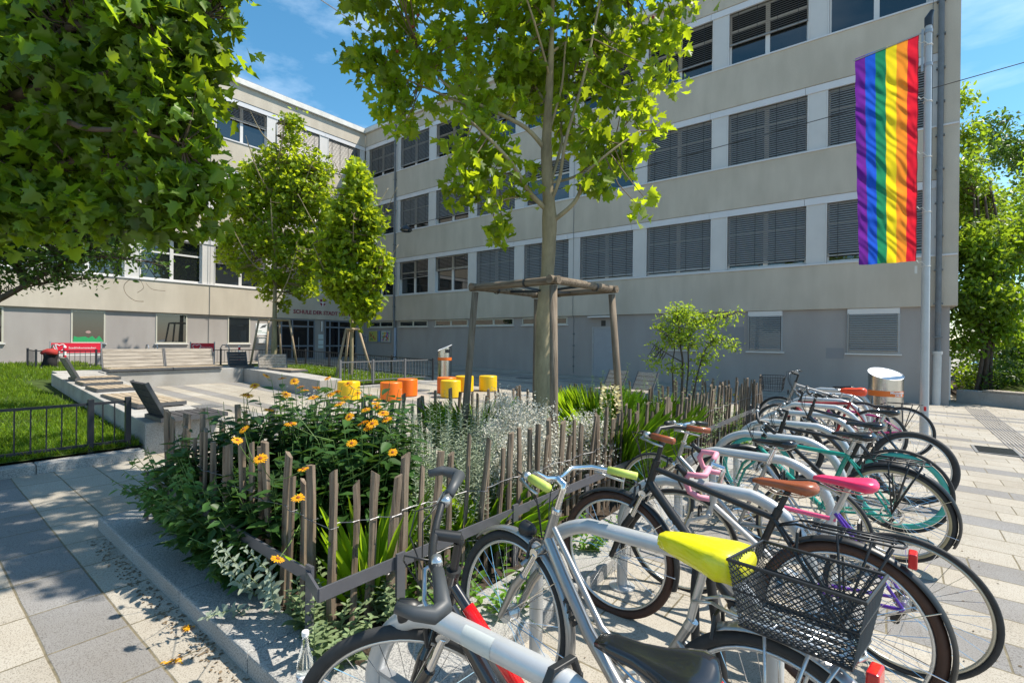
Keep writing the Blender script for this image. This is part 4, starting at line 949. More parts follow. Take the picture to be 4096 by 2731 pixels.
for i, v in enumerate(HOOPV):
    t = thing('bicycle_hoop', 'silver bicycle hoop '+ordn[i], 'bicycle stand', (-.9, v, gz(-.9)), 'row of silver bicycle hoops')
    u0, u1, h = -1.44, -.35, .785; z = gz(-1)
    b = MB(); b.tube(rounded([(u0, v, z-.02), (u0, v, z+h), (u1, v, z+h), (u1, v, z-.03)], .30, 9), .0345, 16); smooth_by_angle(b.build('tube', M_hoop, t), 1.0)
    for u_ in (u0, u1): b = MB(); b.lathe([(.085, 0), (.085, .012), (.04, .02)], (u_, v, gz(u_)), 20); b.build('foot_plate', M_hoop, t)
    if i == 0:
        b = MB(); b.box(u0+.036, u0+.24, v-.012, v+.012, z+.12, z+.50); b.build('side_plate', M_hoop, t, bevel=.006)
        b = MB(); b.box(u0+.03, u0+.246, v-.016, v+.016, z+.501, z+.515); b.build('plate_edge', M_zinc, t)
        b = MB()
        for x in (.37, ):
            b.ring((u0+x+.13, v, z+h), (1, 0, 0), .0352, .0008, 30, 4, a0=.3, a1=2.2, wide=70)
        b.build('sticker', mat('pale_sticker', (.50, .52, .50), rough=.4), t)
# folding lock and strap lock
t = thing('folding_lock', 'black folding lock hooked over the nearest silver hoop', 'bicycle lock', (-.66, 1.08, .8)); b = MB()
lk = [(-.69, 1.02, .66), (-.69, 1.03, .80), (-.68, 1.05, .845), (-.66, 1.12, .85), (-.65, 1.135, .80), (-.65, 1.135, .60)]
for a, c in zip(lk[:-1], lk[1:]):
    a, c = Vector(a), Vector(c); d = c-a; b.obox((a+c)/2, d/2*1.1, Vector((.011, 0, 0)), d.normalized().cross(Vector((1, 0, 0)))*.006)
b.build('links', M_black, t, bevel=.003); b = MB(); b.box(-.715, -.665, 1.00, 1.03, .52, .67); b.build('lock_body', M_black, t, bevel=.006)
t = thing('chain_lock', 'black fabric chain lock with white letters hanging from the second hoop', 'bicycle lock', (-.72, 2.07, .7)); b = MB()
sw = [(-.60, 2.02, .15), (-.62, 2.01, .45), (-.63, 2.02, .70), (-.625, 2.05, .83), (-.61, 2.10, .83), (-.60, 2.125, .70), (-.56, 2.13, .42), (-.53, 2.12, .18)]
b.tube(rounded(sw, .03, 3), .026, 10, flat=.6); b.build('sleeve', mat('black_fabric', (.015, .015, .017), rough=.7), t, smooth=True)
for (zq, up) in ((.42, .075), (.62, .04)):
    text_mb('AXA', up, lambda x, y, q: (-.622+y*.2-.0, 1.983-.002-q, zq-x), .0012, 'CENTER', True).build('lettering', M_whitepaint, t)

# ------------------------------------------------------------------ bicycles
BS = 1.07; WR = .35
def wheel(t, x, tyre, rim, r_t=.019, R=WR, wall=None, deep=False, hub=M_alu, spokes=32, disc=False, dynamo=False, yaw=0.0, ax=None):
    """wheel as part with tyre, rim, spokes and hub under it; ax = axle direction"""
    c = Vector(x); A = Vector((0, 1, 0)) if ax is None else Vector(ax).normalized()
    w = MB(); w.ring(c, A, R-r_t, r_t, 64, 10); wo_ = w.build('wheel', tyre, t, smooth=True, local=True)
    if wall:
        b = MB()
        for s in (-1, 1): b.ring(c+A*s*r_t*.55, A, R-r_t*1.75, r_t*.50, 64, 6)
        b.build('side_wall', wall, wo_, smooth=True, local=True)
    b = MB(); rr = R-2*r_t; dd = .030 if deep else .011
    b.ring(c, A, rr-dd+.004, dd*.75, 64, 8, wide=(.55 if deep else 1.0)); b.build('rim', rim, wo_, smooth=True, local=True)
    b = MB(); e = Vector((0, 0, 1)); e = (e-A*e.dot(A)).normalized(); f = A.cross(e); re = rr-dd
    for k in range(spokes):
        a = 2*PI*k/spokes; s = 1 if k % 2 else -1; off = (.9 if (k//2) % 2 else -.9)
        ho = c+A*s*.028+(e*math.cos(a+off)+f*math.sin(a+off))*.022; ro = c+(e*math.cos(a)+f*math.sin(a))*re; b.rod(ho, ro, .0012, 3)
    b.build('spokes', M_chrome, wo_, local=True)
    b = MB(); b.rod(c-A*.055, c+A*.055, .007, 8); b.rod(c-A*.032, c+A*.032, .016 if not dynamo else .032, 14)
    for s in (-1, 1): b.rod(c+A*s*.026, c+A*s*.031, .026 if not dynamo else .036, 16)
    b.build('hub', hub, wo_, smooth=False, local=True)
    if disc:
        b = MB(); b.ring(c+A*.036, A, .066, .0075, 40, 4, wide=.12); 
        for k in range(5):
            a = k*2*PI/5; b.rod(c+A*.036, c+A*.036+(e*math.cos(a)+f*math.sin(a))*.062, .003, 4)
        b.build('brake_disc', M_chrome, wo_, local=True)
    return wo_
def fender(t, c, a0, a1, m, A=(0, 1, 0), R=WR+.022, w=.030, stays=True):
    c, A = Vector(c), Vector(A).normalized(); f = Vector((0, 0, 1)); f = (f-A*f.dot(A)).normalized(); e = f.cross(A)*1.0; e = A.cross(f)*-1
    fw = Vector((1, 0, 0)); fw = (fw-A*fw.dot(A)).normalized(); b = MB(); n = 30; K = 7; vs = []
    for i in range(n+1):
        a = math.radians(a0+(a1-a0)*i/n); d = fw*math.cos(a)+f*math.sin(a)
        for j in range(K):
            q = (j/(K-1)-.5)*2; vs.append(c+d*(R-.016*q*q)+A*w*q)
    n2 = len(vs)
    for i in range(n+1):
        a = math.radians(a0+(a1-a0)*i/n); d = fw*math.cos(a)+f*math.sin(a)
        for j in range(K):
            q = (j/(K-1)-.5)*2; vs.append(c+d*(R-.0025-.016*q*q)+A*w*.97*q)
    fs = [(i*K+j, (i+1)*K+j, (i+1)*K+j+1, i*K+j+1) for i in range(n) for j in range(K-1)]
    fs += [(a_+n2, d_+n2, c_+n2, b_+n2) for a_, b_, c_, d_ in fs]
    for i in range(n): fs.append((i*K, i*K+n2, (i+1)*K+n2, (i+1)*K)); fs.append((i*K+K-1, (i+1)*K+K-1, (i+1)*K+K-1+n2, i*K+K-1+n2))
    b.add(vs, fs); fo = b.build('mudguard', m, t, smooth=True, local=True)
    if stays:
        b = MB()
        for a in (a1-12 if a1 > 90 else a1-6, (a0+a1)/2+18):
            a = math.radians(a); d = fw*math.cos(a)+f*math.sin(a)
            for s in (-1, 1): b.rod(c+A*s*.05, c+d*(R-.01)+A*s*.03, .0022, 5)
        b.build('stay', M_chrome, fo, local=True)
    return fo
def saddle(t, x, z, m, w=1.0, L=.275, tilt=0, trim=None):
    b = MB(); K = 16
    prof = [(-.0, .020, -.016, .004), (.04, .026, -.022, .016), (.10, .030, -.026, .020), (.15, .045, -.030, .020), (.19, .066, -.034, .024), (.225, .077, -.036, .030), (.255, .066, -.030, .030), (.272, .03, -.016, .018), (.275, .006, .0, .006)]
    vs = []
    for s, hw, lo, hi in prof:
        xx = x+.16-s*L/.275
        for k in range(K):
            a = 2*PI*k/K; cy = math.cos(a)*hw*w; sz = math.sin(a)
            zz = (hi if sz > 0 else lo)*abs(sz)**.6*(1 if sz > 0 else .9)
            if s > .05 and sz > 0: zz -= .010*math.exp(-(cy/(.016*w))**2)*(s > .08)
            vs.append((xx, cy, z+zz-tilt*(s-.14)))
    n = len(prof); b.add(vs, [(i*K+k, i*K+(k+1) % K, (i+1)*K+(k+1) % K, (i+1)*K+k) for i in range(n-1) for k in range(K)]+[tuple(range(K))[::-1], tuple(range((n-1)*K, n*K))])
    so = b.build('saddle', m, t, smooth=True, local=True)
    b = MB()
    for s in (-1, 1): b.tube([(x+.13, s*.008, z-.022), (x+.06, s*.022, z-.045), (x-.04, s*.024, z-.045), (x-.09, s*.030*w, z-.026)], .0035, 5)
    b.build('rails', M_chrome, so, local=True)
    if trim:
        b = MB(); b.tube([(x-.085, .05*w, z-.012), (x-.108, .028*w, z-.012), (x-.114, 0, z-.012), (x-.108, -.028*w, z-.012), (x-.085, -.05*w, z-.012)], .010, 8, flat=.7); b.build('red_edge', trim, so, smooth=True, local=True)
    return so
def bike(label, u, v, yaw=0, lean=0, steer=0, frame=M_blackgloss, frame2=None, tyre=M_rubber, rim=M_alu, wall=None, fend=None, ffend=None, bars='flat', grips=M_black, barm=M_black,
         sad=M_black, sadw=1.0, sadh=.87, rack=None, low=False, susp=False, fork=None, rt=.019, deep=False, disc=False, stemh=.98, thin=1.0, post=M_alu, basket=None, light=False, trim=None, tail=None, group='parked bicycles', cover=None, seatbar=.0, R=WR, horiz=False, name='bicycle', stand=True, curved=False, tt=None):
    t = thing(name, label, 'bicycle', (0, 0, 0), group); fork = fork or frame; frame2 = frame2 or frame
    rh = Vector((0, 0, R)); fh = Vector((1.09, 0, R)); BB = Vector((.445, 0, .285)); ST = Vector((.262, 0, sadh-.24 if low else sadh-.13)); HT = Vector((.865, 0, stemh-.16)); HB = Vector((.905, 0, stemh-.30 if susp else stemh-.29))
    ax = (HT-HB).normalized()
    def turn(p):
        q = Vector(p)-HB; q.rotate(Matrix.Rotation(math.radians(steer), 3, ax)); return q+HB
    A = Vector((0, 1, 0)); A.rotate(Matrix.Rotation(math.radians(steer), 3, ax)); fhc = turn(fh)
    wheel(t, rh, tyre, rim, rt, R, wall, deep, disc=disc); wheel(t, fhc, tyre, rim, rt, R, wall, deep, dynamo=light, ax=A)
    k = thin; b = MB()
    b.tube([HT+ax*.012, HB-ax*.012], .020*k, 14); b.tube([BB, ST], .0165*k, 12)
    b.rod(BB-Vector((0, .036, 0)), BB+Vector((0, .036, 0)), .022, 14)
    fo = b.build('frame', frame, t, smooth=False, local=True); smooth_by_angle(fo, .9)
    b = MB()
    if curved: b.tube([HB+ax*.03, HB+Vector((-.10, 0, -.09)), BB+Vector((.22, 0, .16)), BB+Vector((.08, 0, .035)), BB], [.025, .027, .027, .026, .024], 14)
    else: b.tube([HB+ax*.03, BB], .020*k*(1.25 if susp else 1), 14)
    dt = b.build('down_tube', frame, fo, local=True); smooth_by_angle(dt, .9)
    b = MB()
    if low:
        if not curved: b.tube([HT-ax*.03, BB+(ST-BB)*.34], .0165, 12)
        else: b.tube([HT-ax*.05, BB+Vector((.16, 0, .20)), BB+(ST-BB)*.28], .014, 12)
    elif horiz: b.tube([HT-ax*.02, Vector((ST.x+.012, 0, HT.z-.035))], .0145*k, 12)
    else: b.tube([HT-ax*.03, BB+(ST-BB)*.93], .0165*k, 12)
    smooth_by_angle(b.build('top_tube', tt or frame, fo, local=True), .9)
    b = MB(); topst = BB+(ST-BB)*(.80 if low else .92)
    for s in (-1, 1):
        b.tube([topst+Vector((0, s*.012, 0)), Vector((.12, s*.040, R+(topst.z-R)*.46)), rh+Vector((0, s*.058, 0))], [.009, .0085, .0075], 8)
        b.tube([BB+Vector((-.02, s*.016, 0)), Vector((.30, s*.045, .30)), rh+Vector((0, s*.058, 0))], [.011, .010, .0085], 8)
    smooth_by_angle(b.build('rear_stays', frame2, fo, local=True), .9)
    # fork
    b = MB(); cr = HB-ax*.035; mid = Vector((fh.x-.055, 0, R+.17))
    if susp:
        for s in (-1, 1): b.tube([turn(cr+Vector((0, s*.052, -.0))), turn(cr+(fh-cr)*.40+Vector((.0, s*.052, 0)))], .0135, 10)
        b.tube([turn(cr+Vector((0, -.062, .005))), turn(cr+Vector((0, 0, .012))), turn(cr+Vector((0, .062, .005)))], .022, 10)
        f_ = b.build('fork', M_chrome, t, local=True); smooth_by_angle(f_, .9); b = MB()
        for s in (-1, 1): b.tube([turn(cr+(fh-cr)*.33+Vector((0, s*.052, 0))), turn(cr+(fh-cr)*.5+Vector((.012, s*.054, 0))), turn(fh+Vector((0, s*.056, 0)))], [.020, .020, .013], 10)
        b.tube([turn(cr+(fh-cr)*.30+Vector((.02, -.052, .03))), turn(cr+Vector((.035, 0, -.0))), turn(cr+(fh-cr)*.30+Vector((.02, .052, .03)))], .010, 8)
        smooth_by_angle(b.build('fork_leg', fork, f_, local=True), .9)
    else:
        b.tube([turn(cr+Vector((0, -.04, 0))), turn(cr+Vector((0, 0, .015))), turn(cr+Vector((0, .04, 0)))], .017, 10)
        for s in (-1, 1): b.tube([turn(cr+Vector((0, s*.040, .0))), turn(mid+Vector((-.012, s*.050, 0))), turn(Vector((fh.x-.02, s*.054, R+.06))), turn(fh+Vector((0, s*.055, 0)))], [.0125, .011, .009, .008], 9)
        smooth_by_angle(b.build('fork', fork, t, local=True), .9)
    # stem, bars, grips, levers
    top = HT+ax*.13; ext = Vector((.07 if bars != 'swept' else .04, 0, .02)); bc = top+ext
    b = MB(); b.tube([turn(HT), turn(top)], .0135, 12); b.tube([turn(HT+ax*.005), turn(HT+ax*.02)], .023, 14); b.tube([turn(top-ax*.015), turn(top+Vector((.0, 0, .0))), turn(bc)], [.017, .017, .016], 12)
    st_ = b.build('stem', barm, t, local=True); smooth_by_angle(st_, .9)
    ends = []; b = MB()
    if bars == 'drop':
        for s in (-1, 1): pass
        pl = [(.0, .19, .0), (.03, .20, 0), (.085, .205, .0), (.105, .205, -.04), (.085, .205, -.10), (.03, .205, -.125), (-.02, .205, -.125)]
        core = [bc+Vector((0, -.19, 0)), bc+Vector((0, .19, 0))]; b.tube([turn(p) for p in core], .0125, 10)
        ho = b.build('handlebar', M_chrome, t, local=True)
        for s in (-1, 1):
            g = MB(); g.tube([turn(bc+Vector((x, s*y*1.0, z))) for x, y, z in [(0, .07, 0)]+pl], .0165, 10); g.build('bar_tape', grips, ho, smooth=True, local=True)
        for s in (-1, 1):
            g = MB(); g.tube([turn(bc+Vector((.10, s*.205, .0))), turn(bc+Vector((.145, s*.205, .045))), turn(bc+Vector((.155, s*.205, .03)))], [.017, .015, .010], 8); g.tube([turn(bc+Vector((.145, s*.205, .02))), turn(bc+Vector((.15, s*.205, -.03))), turn(bc+Vector((.12, s*.207, -.09)))], .006, 6)
            g.build('brake_lever', M_black, ho, smooth=True, local=True)
    else:
        if bars == 'flat': half = [(0, .0, 0), (.0, .05, .0), (-.01, .14, .012), (-.035, .20, .015), (-.055, .30, .012)]
        elif bars == 'riser': half = [(0, 0, 0), (0, .05, 0), (-.005, .10, .025), (-.025, .19, .03), (-.05, .31, .03)]
        else: half = [(0, 0, 0), (.02, .05, 0), (.03, .12, .03), (-.02, .20, .04), (-.09, .245, .035), (-.20, .28, .03)]
        pts = [bc+Vector((x, -y, z)) for x, y, z in half[::-1]]+[bc+Vector((x, y, z)) for x, y, z in half[1:]]
        b.tube([turn(p) for p in pts], .0118, 10); ho = b.build('handlebar', barm, t, smooth=True, local=True)
        for s in (-1, 1):
            g = MB(); p = bc+Vector((half[-1][0], s*half[-1][1], half[-1][2])); q = bc+Vector((half[-2][0], s*half[-2][1], half[-2][2])); d = (p-q).normalized()
            if light is True and bars == 'flat' and seatbar:
                g.tube([turn(p-d*.125), turn(p-d*.06), turn(p), turn(p+Vector((.02, s*.02, .0))), turn(p+Vector((.06, s*.025, .015))), turn(p+Vector((.105, s*.005, .02)))], [.016, .018, .022, .020, .016, .013], 12)
            else: g.tube([turn(p-d*.125), turn(p-d*.06), turn(p+d*.004)], [.0165, .0175, .0165], 12)
            g.build('grip', grips, ho, smooth=True, local=True)
        for s in (-1, 1):
            g = MB(); p = bc+Vector((half[-1][0], s*half[-1][1], half[-1][2])); q = bc+Vector((half[-2][0], s*half[-2][1], half[-2][2])); d = (p-q).normalized(); o_ = p-d*.16
            g.tube([turn(o_-d*.014), turn(o_+d*.014)], .0155, 10); g.tube([turn(o_), turn(o_+Vector((.035, 0, -.02))), turn(o_+d*.10+Vector((.045, 0, -.03))), turn(o_+d*.14+Vector((.035, 0, -.035)))], [.008, .007, .006, .005], 6)
            g.build('brake_lever', M_alu, ho, smooth=True, local=True)
        g = MB()
        for s, c_ in ((-1, .16), (1, .12)):
            p = bc+Vector((half[-1][0], s*half[-1][1], half[-1][2])); q = bc+Vector((half[-2][0], s*half[-2][1], half[-2][2])); d = (p-q).normalized(); o_ = p-d*.17+Vector((.02, 0, 0))
            g.tube([turn(o_), turn(o_+Vector((.07, -s*.03, .0))), turn(bc+Vector((.09, s*c_*.4, -.04))), turn(bc+Vector((.06, s*.03, -.15))), turn(HB+ax*.04+Vector((.02, s*.02, 0))), HB+Vector((-.12, s*.018, -.11))], .0025, 5)
            g.tube([turn(o_), turn(o_+Vector((.05, -s*.05, -.03))), turn(bc+Vector((.06, s*.05, -.11))), turn(HB+Vector((.01, s*.02, .03)))], .0025, 5)
        g.build('cable', M_black, ho, smooth=True, local=True)
    # saddle and post
    b = MB(); sp_ = Vector((ST.x-.040, 0, sadh-.03)); b.tube([ST-(ST-BB).normalized()*.02, sp_], .0135, 12); b.tube([ST-(ST-BB).normalized()*.02, ST+(ST-BB).normalized()*.012], .019*k, 12)
    po = b.build('seat_post', post, t, local=True); smooth_by_angle(po, .9); saddle(t, ST.x-.05, sadh, sad, sadw, trim=trim)
    if cover:
        b = MB(); K = 20; x, z = ST.x-.05, sadh; vs = []
        pr = [(-.012, .016, -.014, .008), (.0, .042, -.035, .018), (.05, .056, -.048, .030), (.11, .074, -.056, .034), (.17, .104, -.064, .038), (.22, .118, -.070, .046), (.262, .108, -.066, .044), (.288, .065, -.045, .024), (.292, .01, -.01, .005)]
        for i, (s, hw, lo, hi) in enumerate(pr):
            for q in range(K):
                a = 2*PI*q/K; wr_ = 1+.05*math.sin(a*6+i*2.1)+.03*math.sin(a*11-i); cy = math.cos(a)*hw*wr_*.95; sz = math.sin(a); vs.append((x+.165-s, cy, z+.004+(hi if sz > 0 else lo)*abs(sz)**.6*wr_))
        n = len(pr); b.add(vs, [(i*K+q, i*K+(q+1) % K, (i+1)*K+(q+1) % K, (i+1)*K+q) for i in range(n-1) for q in range(K)]+[tuple(range(K))[::-1], tuple(range((n-1)*K, n*K))]); b.build('saddle_cover', cover, t, smooth=True, local=True)
    # drive
    b = MB(); yy = -.045
    b.ring(BB+Vector((0, yy, 0)), (0, 1, 0), .086, .0075, 36, 4, wide=.35)
    for k_ in range(5): a = k_*2*PI/5; b.rod(BB+Vector((0, yy, 0)), BB+Vector((.085*math.cos(a), yy, .085*math.sin(a))), .006, 5)
    ch = b.build('chainring', M_alu if not horiz else M_chrome, t, local=True); b = MB(); ca = math.radians(20)
    for s in (-1, 1):
        e = BB+Vector((s*.17*math.cos(ca), s*-.062-0, s*.17*math.sin(ca))); b.tube([BB+Vector((0, -s*.05, 0)), e], [.012, .009], 8)
    b.build('crank', M_alu, ch, smooth=True, local=True)
    for s in (-1, 1):
        b = MB(); e = BB+Vector((s*.17*math.cos(ca), s*-.115, s*.17*math.sin(ca))); b.box(e.x-.045, e.x+.045, e.y-.045, e.y+.04, e.z-.010, e.z+.010); b.build('pedal', M_black, ch, local=True, bevel=.004)
    b = MB(); 
    for i_, rr in enumerate((.046, .040, .034, .028)): b.ring(rh+Vector((0, -.038-.0035*i_, 0)), (0, 1, 0), rr, .005, 24, 4, wide=.25)
    b.build('sprockets', mat('chain_steel', (.20, .18, .16), rough=.4, metal=.8), ch, local=True)
    b = MB(); b.tube([BB+Vector((0, yy, .090)), rh+Vector((0, yy, .045))], .0042, 4); b.tube([BB+Vector((0, yy, -.090)), rh+Vector((.04, yy, -.10)), rh+Vector((.01, yy, -.06))], .0042, 4); b.build('chain', MATS['chain_steel'], ch, local=True)
    b = MB(); b.rod(rh+Vector((.0, -.05, -.05)), rh+Vector((.04, -.05, -.11)), .012, 6); b.rod(rh+Vector((.04, -.055, -.11)), rh+Vector((.04, -.040, -.11)), .02, 12); b.build('derailleur', M_black, ch, local=True)
    cc = HB-ax*.05
    for c_, tr in ((cc+Vector((.05, 0, .0)), True), (Vector((.175, 0, R+.31)), False)):
        b = MB(); T_ = turn if tr else (lambda p_: p_)
        b.tube([T_(c_+Vector((0, -.045, -.02))), T_(c_+Vector((0, -.03, .045))), T_(c_+Vector((0, 0, .055))), T_(c_+Vector((0, .03, .045))), T_(c_+Vector((0, .045, -.02)))], .007, 5)
        b.build('brake', M_black, t, local=True)
    if fend: fender(t, rh, 25 if False else 62, 205, fend)
    if ffend: fender(t, fhc, 30, 205 if ffend != M_black else 150, ffend, A=A) if False else fender(t, fhc, 48, 196, ffend, A=A)
    if rack:
        b = MB(); zt = R*2+.045
        for s in (-1, 1):
            b.tube([(.18, s*.04, zt-.0), (.12, s*.062, zt), (-.16, s*.062, zt), (-.20, s*.04, zt-.003), (-.21, 0, zt-.004)], .0055, 7)
            b.tube([(-.0, s*.062, R+.015), (-.10, s*.064, zt)], .005, 6); b.tube([(.0, s*.062, R+.015), (.02, s*.064, zt)], .005, 6); b.tube([(.18, s*.04, zt), (.255, s*.014, zt-.03)], .005, 6); b.tube([(0, s*.062, R+.02), (-.17, s*.064, zt-.01)], .005, 6)
            b.tube([(.12, s*.022, zt+.004), (-.18, s*.022, zt+.004)], .0045, 6)
        for x in (.10, .0, -.09, -.17): b.tube([(x, -.062, zt), (x, .062, zt)], .0045, 6)
        ro = b.build('rack', rack, t, smooth=True, local=True)
        if tail:
            b = MB(); b.box(-.245, -.215, -.04, .04, zt-.08, zt-.02); b.build('rear_light', M_red, ro, local=True, bevel=.006)
    if light:
        b = MB(); lc = HB+ax*.0+Vector((.105, 0, .035)); b.tube([turn(lc+Vector((-.035, 0, 0))), turn(lc+Vector((-.01, 0, 0))), turn(lc+Vector((.028, 0, 0))), turn(lc+Vector((.034, 0, 0)))], [.014, .03, .036, .034], 16); lo = b.build('headlight', M_black, t, smooth=True, local=True)
        b = MB(); b.rod(turn(lc+Vector((.0335, 0, 0))), turn(lc+Vector((.0355, 0, 0))), .031, 16); b.build('lens', M_chrome, lo, local=True)
    if basket:
        bx0, bx1, by0, by1, bz0, bz1 = basket; g = MB(); tz = .03
        def wallg(p, q, s=.016, rr=.0016):
            """diamond wire mesh between bottom edge p0-p1 and top edge q0-q1"""
            p0, p1 = map(Vector, p); q0, q1 = map(Vector, q); L = (p1-p0).length; H = ((q0-p0).length+(q1-p1).length)/2; n = int((L+H)/s)
            def P2(x, z): f, h_ = x/L, z/H; return (p0+(p1-p0)*f)*(1-h_)+(q0+(q1-q0)*f)*h_
            for i in range(-int(H/s), int(L/s)+1):
                x0 = i*s
                for sg in (1, -1):
                    a0, c0 = (x0, 0), (x0+H, H)
                    xa, xb = max(0, x0), min(L, x0+H)
                    if xb <= xa: continue
                    za, zb = xa-x0, xb-x0
                    if sg > 0: g.tube([P2(xa, za), P2(xb, zb)], rr, 3, False)
                    else: g.tube([P2(L-xa, za), P2(L-xb, zb)], rr, 3, False)
        B0 = [(bx0+tz, by0+tz, bz0), (bx1-tz, by0+tz, bz0), (bx1-tz, by1-tz, bz0), (bx0+tz, by1-tz, bz0)]; T0 = [(bx0, by0, bz1), (bx1, by0, bz1), (bx1, by1, bz1), (bx0, by1, bz1)]
        if basket is BK_WIRE:
            for zz in (0, .33, .66, 1):
                ring_ = [Vector(B0[i]).lerp(Vector(T0[i]), zz) for i in range(4)]; g.tube(ring_+[ring_[0]], .004, 5)
            for i in range(4):
                for k_ in range(9): f = k_/9; g.tube([Vector(B0[i]).lerp(Vector(B0[(i+1) % 4]), f), Vector(T0[i]).lerp(Vector(T0[(i+1) % 4]), f)], .002, 4)
            for k_ in range(9): f = k_/9; g.tube([Vector(B0[0]).lerp(Vector(B0[1]), f), Vector(B0[3]).lerp(Vector(B0[2]), f)], .002, 4)
        else:
            for i in range(4): wallg((B0[i], B0[(i+1) % 4]), (T0[i], T0[(i+1) % 4]))
            wallg((B0[0], B0[1]), (B0[3], B0[2]))
        bo = g.build('basket', M_black, t, local=True); g = MB()
        for ring_, rr in ((T0, .0055), ([Vector(B0[i]).lerp(Vector(T0[i]), .55) for i in range(4)], .003), (B0, .004)): g.tube(rounded([ring_[3]]+list(ring_)+[ring_[0]], .03, 4)[5:] if False else list(ring_)+[ring_[0]], rr, 6)
        g.build('basket_rim', M_black, bo, smooth=False, local=True)
    t['frame_points'] = 'x'; del t['frame_points']
    s = BS
    t.location = (u, v, gz(u)+.004); t.rotation_mode = 'XYZ'; t.rotation_euler = Matrix.Rotation(math.radians(180+yaw), 3, 'Z').to_4x4().to_euler() if False else (math.radians(lean), 0, math.radians(180+yaw)); t.scale = (s, s, s)
    return t
BK_WIRE = (1.02, 1.36, -.19, .19, .80, 1.02); BK_MESH = (-.23, .10, -.145, .145, .745, .925)
def on_tube(t, parent_, p0, p1, body, size, m, side=1, bold=True, rad=.021, upright=True):
    """lettering along a frame tube, on the side of the rider's left (+y) or right (-y)"""
    p0, p1 = Vector(p0), Vector(p1); d = (p1-p0).normalized(); n = Vector((0, side, 0)); w = n.cross(d) if side > 0 else n.cross(d)
    c = (p0+p1)/2
    text_mb(body, size, lambda x, y, q: c+d*x+w*y+n*(rad*math.cos(min(1.2, abs(y)/rad))+.001+q), .0006, 'CENTER', bold).build('lettering', m, parent_, local=True)
M_redp = mat('red_frame_paint', (.65, .008, .012), rough=.2, coat=.6); M_silver = mat('silver_frame', (.40, .39, .38), rough=.28, metal=.75, var=.06, vscale=10)
M_teal = mat('teal_paint', (.005, .26, .19), rough=.22, coat=.6); M_pinkp = mat('pink_paint', (.75, .10, .22), rough=.25, coat=.5); M_purple = mat('purple_paint', (.10, .02, .32), rough=.25, coat=.5)
M_whitep = mat('white_frame', (.62, .60, .58), rough=.25, coat=.5); M_mag = mat('magenta_paint', (.38, .01, .15), rough=.25, coat=.5); M_tealrim = mat('teal_rim', (.05, .38, .32), rough=.4)
M_lime = mat('lime_grip', (.52, .62, .12), rough=.6); M_browng = mat('brown_leather', (.30, .075, .025), rough=.35, coat=.3); M_ptape = mat('pink_tape', (.75, .28, .36), rough=.6); M_pinks = mat('pink_saddle', (.85, .035, .13), rough=.32, coat=.3)
M_yelc = mat('yellow_cover', (.78, .72, .012), rough=.25, coat=.3, bump=.3, bscale=25); M_orc = mat('orange_cover', (.75, .07, .02), rough=.35, bump=.3, bscale=25); M_blacksad = mat('black_saddle', (.012, .013, .016), rough=.22, coat=.4)
M_satin = mat('satin_black_frame', (.014, .014, .015), rough=.38)
# nearest first
b1 = bike('black and red trekking bicycle with bar ends, nearest, behind the first hoop', -.19, 1.20, yaw=-1, lean=-5, steer=42, frame=M_blackgloss, susp=True, fork=M_blackgloss, bars='flat', seatbar=1, light=True, grips=mat('grey_black_grip', (.05, .055, .06), rough=.5), sad=M_blacksad, sadw=1.15, sadh=.86, trim=M_red, tyre=M_rubber, rt=.021, stemh=1.02, fend=None, low=True)
fr = [o for o in b1.children if o.name.startswith('frame')][0]
HB_, BB_ = Vector((.905, 0, .71)), Vector((.445, 0, .285))
T0_, T1_ = Vector((.868, 0, .83)), Vector((.383, 0, .40)); bb = MB(); bb.tube([T0_.lerp(T1_, .12), T0_.lerp(T1_, .52)], .0195, 14); bb.build('red_panel', M_redp, fr, smooth=True, local=True)
on_tube(b1, fr, HB_.lerp(BB_, .25)+Vector((0, 0, -.02)), HB_.lerp(BB_, .8)+Vector((0, 0, -.02)), 'LIFE LITE', .034, M_whitepaint, 1, rad=.024)
b2 = bike('silver city bicycle with lime grips, yellow saddle cover and black basket', -.29, 1.66, yaw=-7.5, lean=5.4, steer=-2, frame=M_silver, susp=True, fork=M_silver, bars='swept', grips=M_lime, barm=M_chrome, low=True, curved=True, light=True, fend=M_silver, ffend=M_silver, rack=M_alu, tail=True, cover=M_yelc, sad=M_black, sadh=.88, basket=BK_MESH, rt=.021, stemh=1.0)
fr = [o for o in b2.children if o.name.startswith('frame')][0]
on_tube(b2, fr, (.80, 0, .56), (.68, 0, .43), 'KTM', .052, M_black, 1, rad=.029)
cv = [o for o in b2.children if o.name.startswith('saddle_cover')][0]
text_mb('TIERPARK\nERLEBEN', .030, lambda x, y, q: (.21+x*.9, -.0+y*.9, .910-abs(y)*.1+q-(x)*.06), .0015, 'CENTER', True).build('lettering', M_black, cv, local=True)
b3 = bike('black trekking bicycle with brown tyres, brown grips and brown leather saddle', -.18, 2.72, yaw=-2, lean=3, steer=1, frame=M_satin, susp=True, fork=M_satin, tyre=M_rubbrown, bars='swept', grips=M_browng, sad=M_browng, sadw=.95, sadh=.905, fend=M_black, ffend=M_black, rack=M_black, tail=True, light=False, rt=.022, stemh=1.06, post=M_black)
fr = [o for o in b3.children if o.name.startswith('frame')][0]
on_tube(b3, fr, (.86, 0, .70), (.58, 0, .42), 'ortler', .075, M_whitepaint, 1, rad=.026)
